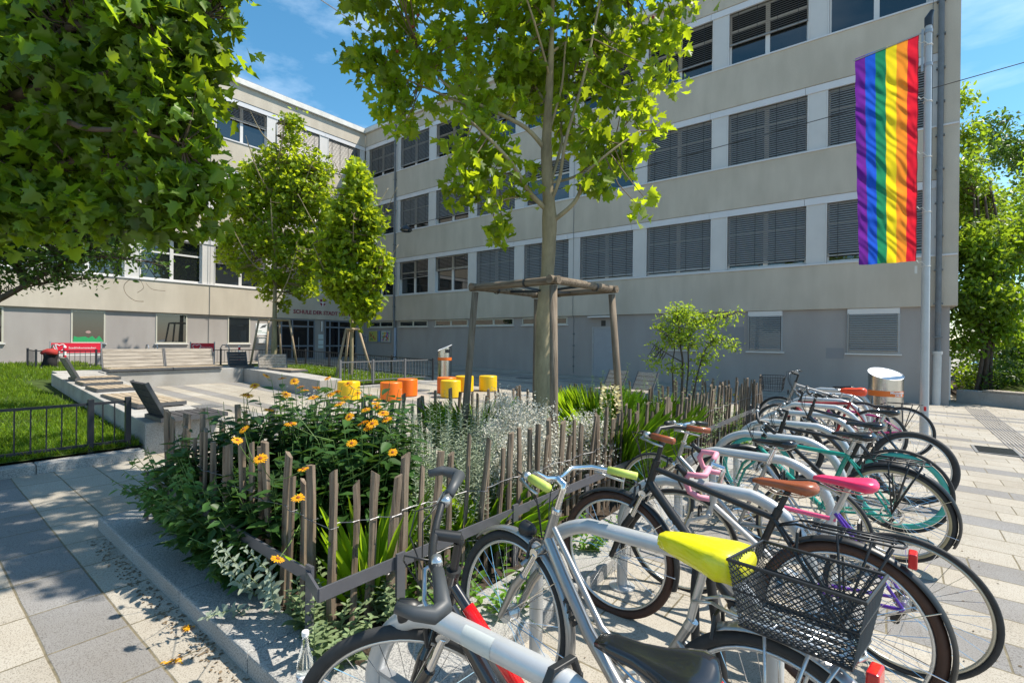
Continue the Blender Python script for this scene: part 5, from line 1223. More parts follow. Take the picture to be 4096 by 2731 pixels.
b4 = bike('old racing bicycle fading from white over pink to purple, with pink tape and saddle', .05, 3.22, yaw=-5, lean=-4, steer=12, frame=M_whitep, frame2=M_purple, fork=M_whitep, tt=M_pinkp, bars='drop', grips=M_ptape, barm=M_chrome, sad=M_pinks, sadw=.95, sadh=.88, horiz=True, rt=.0125, rim=mat('champagne_rim', (.45, .43, .36), rough=.3, metal=.6), thin=.8, stemh=.87, R=.337)
b5 = bike('silver vintage racing bicycle with slim black saddle and cream tyre walls', -.45, 3.96, yaw=-3, lean=4, steer=-8, frame=M_silver, fork=M_chrome, bars='flat', barm=M_chrome, sad=M_blacksad, sadw=.9, sadh=.88, horiz=True, rt=.014, wall=M_cream, thin=.8, stemh=.94, post=M_chrome, R=.337)
b6 = bike('teal city bicycle with cream tyre walls, black rack and mudguards', .0, 4.84, yaw=-7, lean=-5, steer=30, frame=M_teal, fork=M_teal, bars='riser', sad=M_blacksad, sadh=.89, wall=M_cream, fend=M_black, ffend=M_black, rack=M_black, disc=True, rt=.021, stemh=.94)
fr = [o for o in b6.children if o.name.startswith('frame')][0]
on_tube(b6, fr, (.84, 0, .66), (.60, 0, .44), 'LITE', .05, M_whitepaint, 1, rad=.022)
b7 = bike('black single speed bicycle with deep teal rims', .04, 5.62, yaw=-2, lean=-4, steer=5, frame=M_satin, bars='flat', sad=M_blacksad, sadh=.88, rim=M_tealrim, deep=True, rt=.014, stemh=.97)
b8 = bike('black mountain bicycle with wide knobbly tyres', .15, 6.70, yaw=-4, lean=2, steer=25, frame=M_blackgloss, susp=True, bars='riser', sad=M_blacksad, sadh=.88, rt=.028, stemh=1.03, R=.355)
b9 = bike('magenta bicycle with black rack nearest to the flagpole', .10, 9.36, yaw=-3, lean=3, steer=4, frame=M_mag, bars='flat', sad=M_blacksad, sadh=.68, rack=M_black, tail=True, rt=.018, stemh=.80)
b10 = bike('red bicycle with a bright orange plastic saddle cover', -.22, 8.62, yaw=3, lean=3, steer=5, frame=mat('dark_red_paint', (.35, .01, .012), rough=.3, coat=.3), bars='flat', sad=M_black, cover=M_orc, sadh=.93, rt=.019, low=False, stemh=.9)
b11 = bike('silver bicycle with a black wire front basket, farthest by the wall', -.42, 9.72, yaw=4, lean=-3, steer=-8, frame=M_silver, bars='riser', sad=M_blacksad, sadh=.90, rt=.019, stemh=1.10, basket=BK_WIRE)

# ------------------------------------------------------------------ vegetation
L_big = leafmat('plane_leaf_sunlit', (.095, .165, .012), (.50, .62, .015), .52, .35, .9)
L_left = leafmat('plane_leaf_dense', (.075, .14, .012), (.36, .50, .015), .42, .55, .9)
L_far = leafmat('plane_leaf_young', (.15, .22, .016), (.55, .66, .02), .5, .35, .7)
L_t3 = leafmat('plane_leaf_lime', (.15, .23, .014), (.52, .62, .02), .5, .3, .8)
L_dark = leafmat('dark_leaf', (.04, .085, .014), (.16, .28, .018), .35, .5, .9)
L_shrub = leafmat('shrub_leaf', (.13, .22, .022), (.46, .60, .03), .5, .3, 1.5)
L_wist = leafmat('wisteria_leaf', (.085, .16, .014), (.36, .50, .02), .45, .45, .5)
L_helio = leafmat('daisy_leaf', (.035, .085, .018), (.10, .20, .025), .28, .45, 2)
L_silver = leafmat('silver_leaf', (.33, .38, .28), (.28, .34, .18), .25, .25, 3)
L_sage = leafmat('sage_leaf', (.20, .26, .13), (.22, .32, .10), .3, .3, 3)
L_grass = leafmat('lush_grass_blade', (.16, .30, .014), (.46, .68, .02), .45, .35, 2)
L_lawn = leafmat('lawn_blade', (.12, .21, .016), (.36, .50, .02), .4, .4, 1.5)
L_gyps = leafmat('white_tiny_flower', (.62, .60, .52), (.5, .48, .40), .3, .15, 3)
L_green = leafmat('fresh_green_leaf', (.09, .20, .02), (.26, .42, .03), .42, .35, 2)
M_bark = mat('plane_bark', (.36, .30, .18), rough=.85, c2=(.15, .12, .07), vscale=5, stretch=(1, 1, .35), bump=.5, bscale=14)
M_bark_dk = mat('dark_bark', (.075, .055, .04), rough=.9, var=.4, vscale=9, bump=.6, bscale=25)
M_twig = mat('twig_brown', (.14, .10, .06), rough=.85, var=.3, vscale=6)
M_stem = mat('green_stem', (.10, .17, .04), rough=.6, var=.25, vscale=5)
VIEW = np.array([cam.matrix_world[0][2], cam.matrix_world[1][2], cam.matrix_world[2][2]])
def curve(pts, n=6):
    """smooth polyline through the points"""
    pts = [Vector(p) for p in pts]; out = []
    for i in range(len(pts)-1):
        p0 = pts[max(0, i-1)]; p1, p2 = pts[i], pts[i+1]; p3 = pts[min(len(pts)-1, i+2)]
        for k in range(n):
            t = k/n; out.append(.5*((2*p1)+(p2-p0)*t+(2*p0-5*p1+4*p2-p3)*t*t+(3*p1-p0-3*p2+p3)*t**3))
    out.append(pts[-1]); return out
def crown_points(blobs, n, shell=.45):
    """blobs: (centre, radii) -> points spread through them, denser near the surface, jittered into clumps"""
    w = np.array([b[1][0]*b[1][1]*b[1][2]*b[2] for b in blobs])**.75; w /= w.sum(); idx = RNG.choice(len(blobs), n, p=w)
    c = np.array([b[0] for b in blobs])[idx]; r = np.array([b[1] for b in blobs])[idx]
    d = unit(n); q = RNG.random(n)**(shell); return c+d*r*q[:, None], d
def clump(points, k, spread):
    """gather points round k twig ends so that holes open between them"""
    n = len(points); cen = points[RNG.choice(n, k, replace=False)]; a = RNG.integers(0, k, n)
    return cen[a]+RNG.normal(size=(n, 3))*spread, cen
def foliage(name, parent, mat_, blobs, n, size, shape='plane', k=None, spread=.18, down=-.25, shell=.45, sv=.35, curl=.2, twig=True, twigm=None, anchors=None, twr=.004):
    pts, _ = crown_points(blobs, k or n//9, shell); cen = pts
    a = RNG.integers(0, len(cen), n); p = cen[a]+RNG.normal(size=(n, 3))*spread
    d = unit(n, down); nn = unit(n, .9); s = size*(1-sv+2*sv*RNG.random(n)*.8)
    leaves_mesh(name, shape, p, d, nn, s, mat_, parent, curl)
    if twig and anchors is not None:
        A = np.array([list(x) for x in anchors]); b = MB(); o_ = 0
        for c in cen:
            dd = np.linalg.norm(A-c, axis=1); j = int(np.argmin(dd)); q = A[j]
            if dd[j] > 2.2: continue
            m_ = (q+c)/2+np.array([0, 0, -.06*dd[j]])+RNG.normal(size=3)*.05*dd[j]; b.tube([q, m_, c], [twr*2, twr*1.5, twr*.7], 4, False)
        b.build('twigs', twigm or M_twig, parent)
def limbs(parent, m, branches, name='branch'):
    anch = []
    for pts, ra, rb in branches:
        c = curve(pts, 6); n = len(c); b = MB(); b.tube(c, [ra+(rb-ra)*i/(n-1) for i in range(n)], 8); b.build(name, m, parent, smooth=True); anch += [tuple(x) for x in c[3:]]
    return anch

# big plane tree in the frame
D0 = 5.58
t = thing('plane_tree', 'big young plane tree rising out of the square timber frame', 'tree', (TU, TV, gz(TU)), 'plane trees')
tp = curve([(TU-.02, TV, gz(TU)-.05), (TU, TV, .5), P(1248, 760, D0), P(1258, 620, D0), P(1262, 500, D0), P(1255, 350, D0), P(1262, 200, D0), P(1268, 50, D0), P(1272, -120, D0), P(1270, -330, D0)], 5)
b = MB(); n = len(tp); rr = []
for i, p in enumerate(tp):
    z = p.z; rr.append(max(.012, (.118 if z < .4 else .105-.010*z if z < 3.2 else .073-.022*(z-3.2))*(1+.05*math.sin(z*7)+.03*math.sin(z*17)+.10*math.exp(-((z-3.05)/.15)**2))))
b.tube(tp, rr, 18); b.build('trunk', M_bark, t, smooth=True)
br = [([P(1262, 488, D0), P(1215, 440, D0-.1), P(1175, 375, D0-.3), P(1120, 315, D0-.4), P(1060, 260, D0-.5)], .032, .012),
 ([P(1258, 350, D0), P(1215, 300, D0-.05), P(1165, 270, D0-.1), P(1090, 235, D0-.1), P(1020, 190, D0-.1), P(960, 115, D0)], .030, .009),
 ([P(1090, 250, D0-.1), P(1010, 215, D0), P(950, 190, D0), P(880, 160, D0+.1), P(820, 150, D0+.1)], .016, .006),
 ([P(1264, 512, D0), P(1310, 475, D0-.1), P(1330, 445, D0-.1), P(1345, 400, D0-.1), P(1400, 350, D0-.2), P(1470, 300, D0-.1)], .030, .008),
 ([P(1262, 470, D0), P(1285, 410, D0-.1), P(1300, 320, D0-.2), P(1340, 180, D0-.2), P(1370, 40, D0-.2), P(1400, -120, D0-.2)], .022, .010),
 ([P(1262, 430, D0), P(1290, 330, D0+.2), P(1290, 280, D0+.3), P(1325, 140, D0+.3), P(1350, 0, D0+.3)], .020, .008),
 ([P(1262, 300, D0), P(1290, 200, D0), P(1300, 90, D0), P(1320, -60, D0)], .016, .008),
 ([P(1260, 420, D0), P(1330, 400, D0+.4), P(1400, 330, D0+.7), P(1480, 230, D0+.9), P(1540, 130, D0+.9)], .018, .006),
 ([P(1262, 250, D0), P(1210, 170, D0+.3), P(1150, 90, D0+.5), P(1100, 10, D0+.6)], .018, .008),
 ([P(1264, 180, D0), P(1230, 60, D0-.3), P(1190, -60, D0-.4)], .016, .008),
 ([P(1268, 120, D0), P(1380, 40, D0+.2), P(1500, -30, D0+.3), P(1600, -60, D0+.4)], .016, .006),
 ([P(1225, 450, D0), P(1170, 455, D0-.2), P(1130, 470, D0-.3), P(1090, 465, D0-.3)], .012, .005),
 ([P(1268, 60, D0), P(1150, -60, D0+.2), P(1000, -90, D0+.2), P(880, -60, D0+.2)], .016, .007)]
an = limbs(t, M_bark, br)+[tuple(p) for p in tp[22:]]
def B(x, y, dd, rx, rz=None, dens=1.0, ry=None):
    rx_ = rx; rz = rz or rx; return (tuple(P(x, y, D0+dd)), (ry or rx_, ry or rx_, rz), dens)
bl = [B(860, 70, .1, .42), B(930, 40, .2, .36), B(850, 150, .1, .24, .16), B(900, 150, .1, .35), B(980, 110, 0, .35), B(945, 205, 0, .30), B(915, 300, 0, .22, .26), B(965, 255, .1, .22), B(905, 235, .1, .25, .2),
 B(1040, 60, .2, .40), B(1100, 150, .3, .40), B(1060, 220, -.1, .36), B(1130, 260, -.2, .42), B(1190, 190, .1, .45), B(1210, 80, .2, .5), B(1120, 30, .4, .45), B(1060, 330, -.3, .30), B(1030, 395, -.4, .24, .18), B(1100, 390, -.3, .34), B(1160, 340, -.2, .36), B(1050, 440, -.3, .22, .15), B(1120, 450, -.3, .30, .2),
 B(1160, 520, -.2, .17, .13, 1.2), B(1195, 455, .0, .22, .2), B(1210, 380, .2, .3), B(1250, 260, .3, .45), B(1290, 150, .2, .5), B(1330, 230, .2, .5), B(1380, 130, .3, .5), B(1290, 20, .1, .55), B(1400, 20, .2, .5), B(1480, 80, .4, .42), B(1520, 160, .6, .28, .25), B(1460, 200, .4, .38), B(1410, 290, .1, .4), B(1350, 340, .2, .38), B(1460, 330, .1, .30), B(1430, 400, -.1, .28, .2), B(1370, 420, -.1, .22, .18), B(1450, 470, -.1, .22, .14, 1.1), B(1520, 290, .1, .26, .16), B(1560, 250, .1, .12, .1), B(1545, 60, .5, .28, .2), B(1590, -10, .4, .3, .2), B(1330, 390, .4, .25),
 ((-4.0, 3.4, 6.2), (.6, .6, .45), 2.2), ((-3.0, 3.3, 6.1), (.6, .6, .45), 2.2), ((-2.0, 3.5, 6.2), (.6, .6, .45), 2.2), ((-1.3, 3.9, 6.3), (.55, .55, .4), 2.2), ((-4.6, 3.1, 5.9), (.5, .5, .4), 2.0), ((-5.1, 3.6, 6.7), (.55, .55, .45), .8), ((-5.4, 4.2, 7.1), (.6, .6, .5), .8), ((-3.4, 2.8, 5.3), (.45, .45, .3), .8), ((-4.0, 4.6, 7.4), (.8, .8, .6), .7), ((-2.4, 4.6, 7.6), (.8, .8, .6), .7), B(820, -30, .2, .4), B(1000, -60, .3, .5), B(1200, -90, .1, .6), B(1400, -100, .2, .6), B(1300, -220, .1, .7), B(1550, -60, .3, .3)]  # first clumps lie out of view, added and weighted to shade paving and lawn
foliage('crown', t, L_big, bl, 7600, .122, 'plane', k=640, spread=.082, anchors=an, down=-.45)
b = MB()
for x, y in ((960, 36), (948, 62), (955, 78), (1070, 88), (912, 118), (1500, 40)):
    p = P(x, y, D0-.2); b.tube([p+Vector((0, 0, -.018)), p+Vector((0, 0, -.010)), p, p+Vector((0, 0, .010)), p+Vector((0, 0, .018))], [.004, .014, .018, .014, .004], 10)
b.build('seed_balls', mat('seed_ball', (.20, .04, .02), rough=.9), t, smooth=True)

# overhanging plane tree whose trunk stands outside on the left
t = thing('plane_tree', 'large leafy plane tree overhanging the lawn at the upper left', 'tree', (-7.9, -1.6, gz(-7.9)), 'plane trees'); q0 = Vector((-7.9, -1.6, 0))
b = MB(); b.tube(curve([q0+Vector((0, 0, .1)), q0+Vector((.05, .05, 1.5)), q0+Vector((.1, .1, 3.0)), q0+Vector((.1, .3, 5.0)), q0+Vector((.2, .5, 7.5))], 5), [.17-.006*i for i in range(21)], 16); b.build('trunk', M_bark, t, smooth=True)
q1 = q0+Vector((.1, .12, 3.0)); q2 = q0+Vector((.1, .3, 4.6)); E0 = 4.1
br = [([q1, P(-150, 470, 4.6), P(0, 430, 4.3), P(130, 380, 4.2), P(250, 370, 4.2), P(330, 420, 4.2)], .06, .012), ([q1, P(-100, 560, 4.6), P(0, 520, 4.4), P(120, 500, 4.4), P(240, 505, 4.4)], .05, .010),
 ([q2, P(-100, 250, 4.2), P(60, 210, 4.0), P(220, 180, 4.0), P(380, 110, 4.1), P(470, 40, 4.2)], .06, .010), ([q2, P(0, 90, 4.2), P(180, 60, 4.0), P(330, 60, 3.9), P(380, 10, 4.0)], .05, .010),
 ([P(60, 215, 4.0), P(180, 290, 3.9), P(300, 300, 4.0), P(420, 330, 4.1)], .03, .008)]
an = limbs(t, M_bark_dk, br)
C_ = lambda x, y, dd, r, rz=None, dens=1.0: (tuple(P(x, y, E0+dd)), (r, r, rz or r), dens)
bl = [C_(60, 60, .2, .6), C_(200, 40, .1, .55), C_(330, 30, .0, .45), C_(440, 30, .1, .30, .28), C_(500, 0, .2, .20), C_(490, 110, .2, .18, .2), C_(430, 120, .1, .30), C_(330, 150, .0, .45), C_(180, 160, .0, .5), C_(40, 190, .1, .55), C_(120, 280, .2, .5), C_(270, 260, .1, .42), C_(390, 230, .1, .34), C_(440, 210, .2, .24), C_(460, 300, .2, .24, .22), C_(420, 340, .1, .28), C_(300, 350, .2, .40), C_(160, 380, .2, .42), C_(30, 380, .2, .5), C_(440, 400, .2, .26, .2), C_(490, 420, .2, .14, .12), C_(380, 440, .1, .32), C_(430, 490, .1, .26, .18), C_(470, 520, .1, .14, .12), C_(330, 500, .2, .28, .2), C_(230, 470, .2, .32, .22), C_(100, 470, .2, .34, .26), C_(390, 530, .1, .16, .1), C_(20, 480, .1, .3, .3), C_(150, 520, .2, .24, .14), C_(-120, 150, 0, .8), C_(-150, 380, .1, .7), C_(100, -100, .1, .7), C_(350, -80, .1, .6), C_(510, -60, .2, .3)]
foliage('crown', t, L_left, bl, 9500, .125, 'plane', k=900, spread=.095, anchors=an, twigm=M_bark_dk, down=-.4, shell=.4)

# darker small leaved tree behind it
q0 = P(-260, 900, 9.4); q0.z = .3
t = thing('lawn_tree', 'dark small leaved tree with a curved limb in front of the left school wing', 'tree', (q0.x, q0.y, .3)); b = MB(); b.tube(curve([q0, q0+Vector((0, 0, 1.2)), P(-130, 735, 9.2), P(-20, 695, 9.0), P(70, 648, 9.0), P(150, 600, 9.0), P(230, 560, 9.0)], 6), [.10-.0024*i for i in range(37)], 12); b.build('trunk', M_bark_dk, t, smooth=True)
an = limbs(t, M_bark_dk, [([P(60, 652, 9), P(20, 560, 9), P(60, 480, 9.2)], .06, .02), ([P(150, 600, 9), P(240, 590, 8.9), P(330, 600, 8.9)], .03, .008), ([P(200, 575, 9), P(280, 545, 9), P(360, 540, 9)], .03, .008), ([P(-40, 720, 9), P(60, 660, 9.1), P(200, 640, 9), P(250, 635, 9)], .02, .006)])
D_ = lambda x, y, r, rz=None, dens=1.0, d=9.0: (tuple(P(x, y, d)), (r, r, rz or r), dens)
bl = [D_(20, 450, 1.0, .8), D_(120, 450, .9, .7), D_(60, 560, .8, .5), D_(160, 530, .7, .5), D_(230, 500, .6, .45), D_(230, 575, .5, .26), D_(150, 620, .55, .16, .8), D_(60, 640, .4, .15, .7), D_(310, 540, .5, .3, .8), D_(300, 590, .32, .16, .9), D_(370, 600, .25, .12, .7), D_(20, 380, 1.0, .8), D_(150, 370, .9, .6), D_(-80, 540, 1.0, 1.0), D_(240, 640, .2, .08, .7)]
foliage('crown', t, L_dark, bl, 20000, .095, 'oval', k=2300, spread=.13, anchors=an, twigm=M_bark_dk, down=-.3, shell=.5)
b = MB(); b.tube(curve([P(300, 640, 9.2), P(285, 655, 9.2), P(290, 675, 9.2), P(310, 690, 9.2), P(330, 692, 9.2)], 5), .005, 4); b.tube(curve([P(320, 640, 9.2), P(330, 660, 9.2), P(315, 672, 9.2)], 5), .004, 4); b.tube(curve([P(335, 650, 9.2), P(350, 664, 9.2), P(380, 668, 9.2)], 5), .004, 4); b.build('dead_twigs', M_twig, t)

# young plane before the doors
def young(label, u, v, H, base_z, blobs, n, size, lm, rt, k, spread=.2, tw=.006):
    t = thing('plane_tree', label, 'tree', (u, v, gz(u)), 'plane trees'); b = MB()
    pts = [Vector((u, v, gz(u)+.05)), Vector((u+.03, v, 1.5)), Vector((u-.02, v+.03, 3.2)), Vector((u+.05, v, H*.62)), Vector((u, v, H*.95))]; c = curve(pts, 5); b.tube(c, [rt*(1-.9*i/(len(c)-1)) for i in range(len(c))], 12); b.build('trunk', M_bark, t, smooth=True)
    brs = []; 
    for i in range(16):
        f = base_z+(H*.9-base_z)*i/16; a = i*2.4; L = min(1.9, .35+(H-f)*.42)*(.85+.3*RNG.random()); o = Vector((u, v, f)); dd = Vector((math.cos(a), math.sin(a), .75)); brs.append(([o, o+dd*L*.5, o+Vector((math.cos(a)*L*.9, math.sin(a)*L*.9, L*1.05))], .028*rt/.1, .008))
    an = limbs(t, M_bark, brs)+[tuple(x) for x in c[8:]]
    foliage('crown', t, lm, blobs, n, size, 'plane', k=k, spread=spread, anchors=an, down=-.2, shell=.42, twr=tw)
def T2(x, y, r, rz=None, d=21.2, dens=1.0): return (tuple(P(x, y, d)), (r, r, rz or r), dens)
young('broad young plane tree in front of the school entrance', -20.9, 10.3, 11.4, 3.2,
  [T2(675, 300, .45, .8), T2(650, 380, .9), T2(720, 390, .8), T2(590, 400, .8, .7), T2(690, 470, 1.2, 1.1), T2(600, 480, 1.1, .9), T2(550, 470, .7), T2(750, 460, .7, .8), T2(620, 560, 1.2, .9), T2(540, 540, .8, .6), T2(700, 580, 1.0), T2(740, 540, .7), T2(560, 610, .6, .35), T2(630, 640, .8, .4), T2(700, 660, .6, .4), T2(610, 670, .3, .25), T2(670, 250+30, .25, .5), T2(520, 590, .5, .3), T2(650, 700, .3, .2), T2(580, 640, .5, .2), T2(700, 420, 1.0, .8), T2(640, 440, 1.1, .8)], 13500, .165, L_far, .15, 1300, .15)
def T3(x, y, r, rz=None, d=16.2, dens=1.0): return (tuple(P(x, y, d)), (r, r, rz or r), dens)
young('slim bright green plane tree on the small lawn', -14.7, 9.9, 7.9, 2.3,
  [T3(825, 395, .25, .4), T3(825, 440, .45, .5), T3(800, 500, .6, .6), T3(850, 500, .4, .5), T3(780, 570, .7, .6), T3(845, 570, .5, .6), T3(800, 640, .7, .6), T3(860, 630, .4, .5), T3(760, 620, .45, .5), T3(815, 695, .42, .35), T3(855, 690, .35, .3), T3(832, 725, .3, .2), T3(765, 670, .25, .2), T3(880, 600, .25, .3)], 6000, .18, L_t3, .085, 600, .13)

# multi stemmed shrub in the bed
SU, SV = -2.60, 7.45
t = thing('serviceberry_shrub', 'airy bright green shrub with several thin stems at the far end of the bed', 'shrub', (SU, SV, gz(SU)))
dS = (SU*(-.615)+SV*.789); S_ = lambda x, y, r, rz=None, dens=1.0, dd=0: (tuple(P(x, y, dS+dd)), (r, r, rz or r), dens)
an = limbs(t, M_bark_dk, [([Vector((SU, SV, .05)), P(1568, 850, dS), P(1562, 790, dS), P(1555, 720, dS)], .022, .008), ([Vector((SU+.05, SV, .05)), P(1580, 860, dS), P(1582, 790, dS), P(1600, 740, dS), P(1660, 725, dS)], .014, .006), ([Vector((SU+.08, SV+.03, .05)), P(1600, 870, dS), P(1622, 800, dS), P(1650, 780, dS), P(1690, 790, dS)], .013, .005), ([Vector((SU-.05, SV, .05)), P(1545, 850, dS), P(1548, 790, dS), P(1515, 760, dS)], .012, .005), ([P(1565, 830, dS), P(1530, 810, dS), P(1500, 790, dS)], .01, .004)], 'stem')
foliage('crown', t, L_shrub, [S_(1560, 720, .22, .16), S_(1530, 750, .22, .16), S_(1590, 740, .25, .18), S_(1640, 735, .25, .12), S_(1690, 722, .12, .06), S_(1520, 790, .16, .1), S_(1570, 780, .28, .16), S_(1640, 780, .24, .14), S_(1685, 790, .1, .08), S_(1510, 830, .16, .08), S_(1550, 845, .2, .1), S_(1620, 825, .2, .1), S_(1495, 820, .08, .05), S_(1600, 860, .16, .08)], 2600, .055, 'oval', k=420, spread=.05, anchors=an, twigm=M_bark_dk, twr=.0025, down=-.1)

# climbing plant and trees at the right edge
def R_(x, y, d, r, rz=None, dens=1.0): return (tuple(P(x, y, d)), (r, r, rz or r), dens)
t = thing('wisteria_climber', 'tall leafy climber rising beside the far corner of the school', 'climbing plant', (1.9, 20.3, 0.0)); q0 = Vector((1.9, 20.4, -.1))
an = limbs(t, M_bark_dk, [([q0+Vector((a, c, 0)), q0+Vector((a*.5+.2, c, 1.6)), q0+Vector((a*1.5+.1, c+.2, 3.5)), q0+Vector((a, c+.4, 6.5))], .06, .03) for a, c in ((0, .3), (.25, .4), (.1, .5), (.45, .6))], 'stem')
foliage('foliage', t, L_wist, [R_(2212, 230, 17, .25, .7, .7), R_(2225, 330, 16.5, .4, .8), R_(2230, 450, 16, .55, .9), R_(2240, 580, 15.5, .8, 1.0), R_(2260, 700, 15.2, .9, .8), R_(2290, 620, 15.5, .6, .8), R_(2225, 780, 15.2, .45, .5), R_(2300, 760, 15, .6, .4), R_(2250, 500, 17, .8, 1.2), R_(2230, 860, 16, .3, .4, .6), R_(2225, 400, 15.6, .4, .8), R_(2250, 560, 15.0, .7, .9), R_(2230, 680, 14.8, .5, .7), R_(2300, 690, 14.6, .7, .6), R_(2330, 560, 15.4, .8, .8), R_(2340, 760, 15.2, .6, .35)], 15000, .17, 'oval', k=1100, spread=.16, anchors=an, down=-.5, twr=.004)
for lab, x, y, d, r, s in (('dark crowned tree seen above the climber at the right edge', 2330, 360, 34, 2.2, .3), ('mid green tree filling the gap behind the climber', 2345, 520, 26, 2.4, .26), ('low dark tree shading the parked car at the right edge', 2400, 640, 24, 2.4, .26)):
    c = P(x+40, y, d); t = thing('garden_tree', lab, 'tree', (c.x, c.y, 0), 'trees beyond the school corner')
    b = MB(); b.tube([(c.x, c.y, -.2), (c.x+.1, c.y, c.z*.5), (c.x, c.y, c.z)], [.25, .2, .08], 10); b.build('trunk', M_bark_dk, t, smooth=True)
    bl = [((c.x+RNG.normal()*r*.6, c.y+RNG.normal()*r*.6, c.z+RNG.normal()*r*.5), (r*.55, r*.55, r*.5), 1) for _ in range(10)]
    foliage('crown', t, L_dark if 'dark' in lab else L_wist, bl, 5000, s, 'oval', k=600, spread=.25, twig=False)
b = MB()
for i in range(40):
    pass
def far_bush(label, c, r, n, lm, size=.12):
    t = thing('bush', label, 'bush', (c[0], c[1], gz(c[0]))); foliage('foliage', t, lm, [((c[0], c[1], c[2]), r, 1)], n, size, 'oval', k=n//8, spread=.12, twig=False); return t
far_bush('dark undergrowth behind the planter wall at the foot of the climber', (3.0, 21.5, .6), (1.4, 1.2, .7), 2500, L_dark)
far_bush('tall dark shrubs filling the gap beside the school corner', (3.6, 25, 1.4), (3.4, 1.2, 2.2), 6000, L_dark, .16)
far_bush('wall of dark shrubs closing the view at the right edge', (7, 27, 1.2), (4.5, 1.5, 1.6), 4500, L_dark, .2)
far_bush('shaded hedge beyond the parked car', (20, 52, 2), (14, 3, 4), 6000, L_dark, .5)
t = thing('parked_car', 'pale blue parked car glimpsed between the stems at the right edge', 'car', (7.4, 29.0, 0))
cx_, cy_ = P(2335, 830, 27).x, P(2335, 830, 27).y; z0 = P(2335, 838, 27).z; b = MB()
pr = [(-2.1, .0), (-2.15, .35), (-1.95, .55), (-1.2, .65), (-.6, 1.05), (.8, 1.08), (1.6, .70), (2.1, .6), (2.15, .2), (2.05, 0)]
t.location = (cx_, cy_, z0-.6); n = len(pr)
vs = [(cx_+x*.79, cy_-x*.61+s, z0-.4+z) for s in (-.8, .8) for x, z in pr]; b.add(vs, [tuple(range(n)), tuple(range(n, 2*n))[::-1]]+[(i, n+i, n+(i+1) % n, (i+1) % n) for i in range(n)]); b.build('body', mat('pale_blue_car', (.16, .34, .50), rough=.2, coat=.8), t, bevel=.06)
b = MB(); gl = [(-1.1, .66), (-.58, .99), (.75, 1.02), (1.4, .70)]; b.add([(cx_+x*.79, cy_-x*.61-.81, z0-.4+z) for x, z in gl]+[(cx_+x*.79, cy_-x*.61-.805, z0-.4+z) for x, z in gl], [(0, 1, 2, 3)]); b.build('windows', M_glass, t)
for s in (-1.3, 1.35): b = MB(); b.ring((cx_+s*.79, cy_-s*.61-.8, z0-.4), (.61, .79, 0), .22, .09, 24, 8); b.build('wheel', M_rubber, t, smooth=True)
paling('picket_fence', 'short picket fence with rusty pales in the planter at the right edge', [(3.2, 18.9), (5.8, 17.3)], .11, 21, .05, .8, 1.05)

# ------------------------------------------------------------------ lawn grass
def grass(name, label, region, n, h, lm, z0, shape='blade', w=1.0, tuft=0):
    (u0, u1), (v0, v1) = region; p = np.empty((n, 3)); p[:, 0] = RNG.uniform(u0, u1, n); p[:, 1] = RNG.uniform(v0, v1, n)
    return p
def blades(name, kind, pts, h, lean, lm, wd=1.0, label=None, cat=None, parent=None, curl=.3, shape='blade'):
    n = len(pts); d = RNG.normal(size=(n, 3))*lean; d[:, 2] = 1; nn = unit(n); nn[:, 2] *= .2; hh = h*(.55+.8*RNG.random(n))
    o = leaves_mesh(name, shape, pts, d, nn, hh, lm, parent, curl)
    if kind: set_(o, kind=kind, label=label, cat=cat)
    return o
LEAF['blade'] = ([(0, 0), (.045, .0), (.035, .55), (0, 1)], .3)
LEAF['long'] = ([(0, 0), (.0028, .0), (.0034, .5), (.002, .8), (0, 1)], .3)
LEAF['sword'] = ([(0, 0), (.028, .0), (.036, .45), (.020, .8), (0, 1)], .3)
n = 90000; f = RNG.random(n)**1.6; uu = -7.72-f*11; vv = np.where(RNG.random(n) < .8, RNG.uniform(-3.5, 2.2, n)-0, RNG.uniform(-6, 2.3, n)); keep = (vv < 2.05+(WX1-uu)*.056) & (vv > -.2-(-7.72-uu)*.62)
pts = np.stack([uu, vv, -.0198*uu+.125], 1)[keep]; pts = pts[(np.sin(pts[:, 0]*2.1+pts[:, 1]*1.3)+np.sin(pts[:, 1]*3.7)+RNG.normal(size=len(pts))) > -1.6]
blades('lawn_grass', 'stuff', pts, .085, .45, L_lawn, label='sunlit green lawn behind the iron fence', cat='grass')
n = 22000; uu = RNG.uniform(-25.4, -18, n); vv = RNG.uniform(-8, 4.8, n); pts = np.stack([uu, vv, -.0198*uu+.125], 1); blades('lawn_grass', 'stuff', pts, .13, .4, L_lawn, label='far strip of lawn along the school wall', cat='grass')
n = 16000; uu = RNG.uniform(-20, -12.55, n); vv = RNG.uniform(7.9, 11.3, n); pts = np.stack([uu, vv, -.0198*uu+.10], 1); blades('lawn_grass', 'stuff', pts, .11, .45, L_lawn, label='small lawn with white clover round the slim tree', cat='grass')
cp = pts[RNG.choice(len(pts), 700)]+np.array([0, 0, .10]); leaves_mesh('clover_flowers', 'small', cp, unit(700), unit(700, 1), np.full(700, .03), L_gyps); set_(bpy.context.scene.objects['clover_flowers'], kind='stuff', label='white clover heads in the small lawn', cat='flowers')

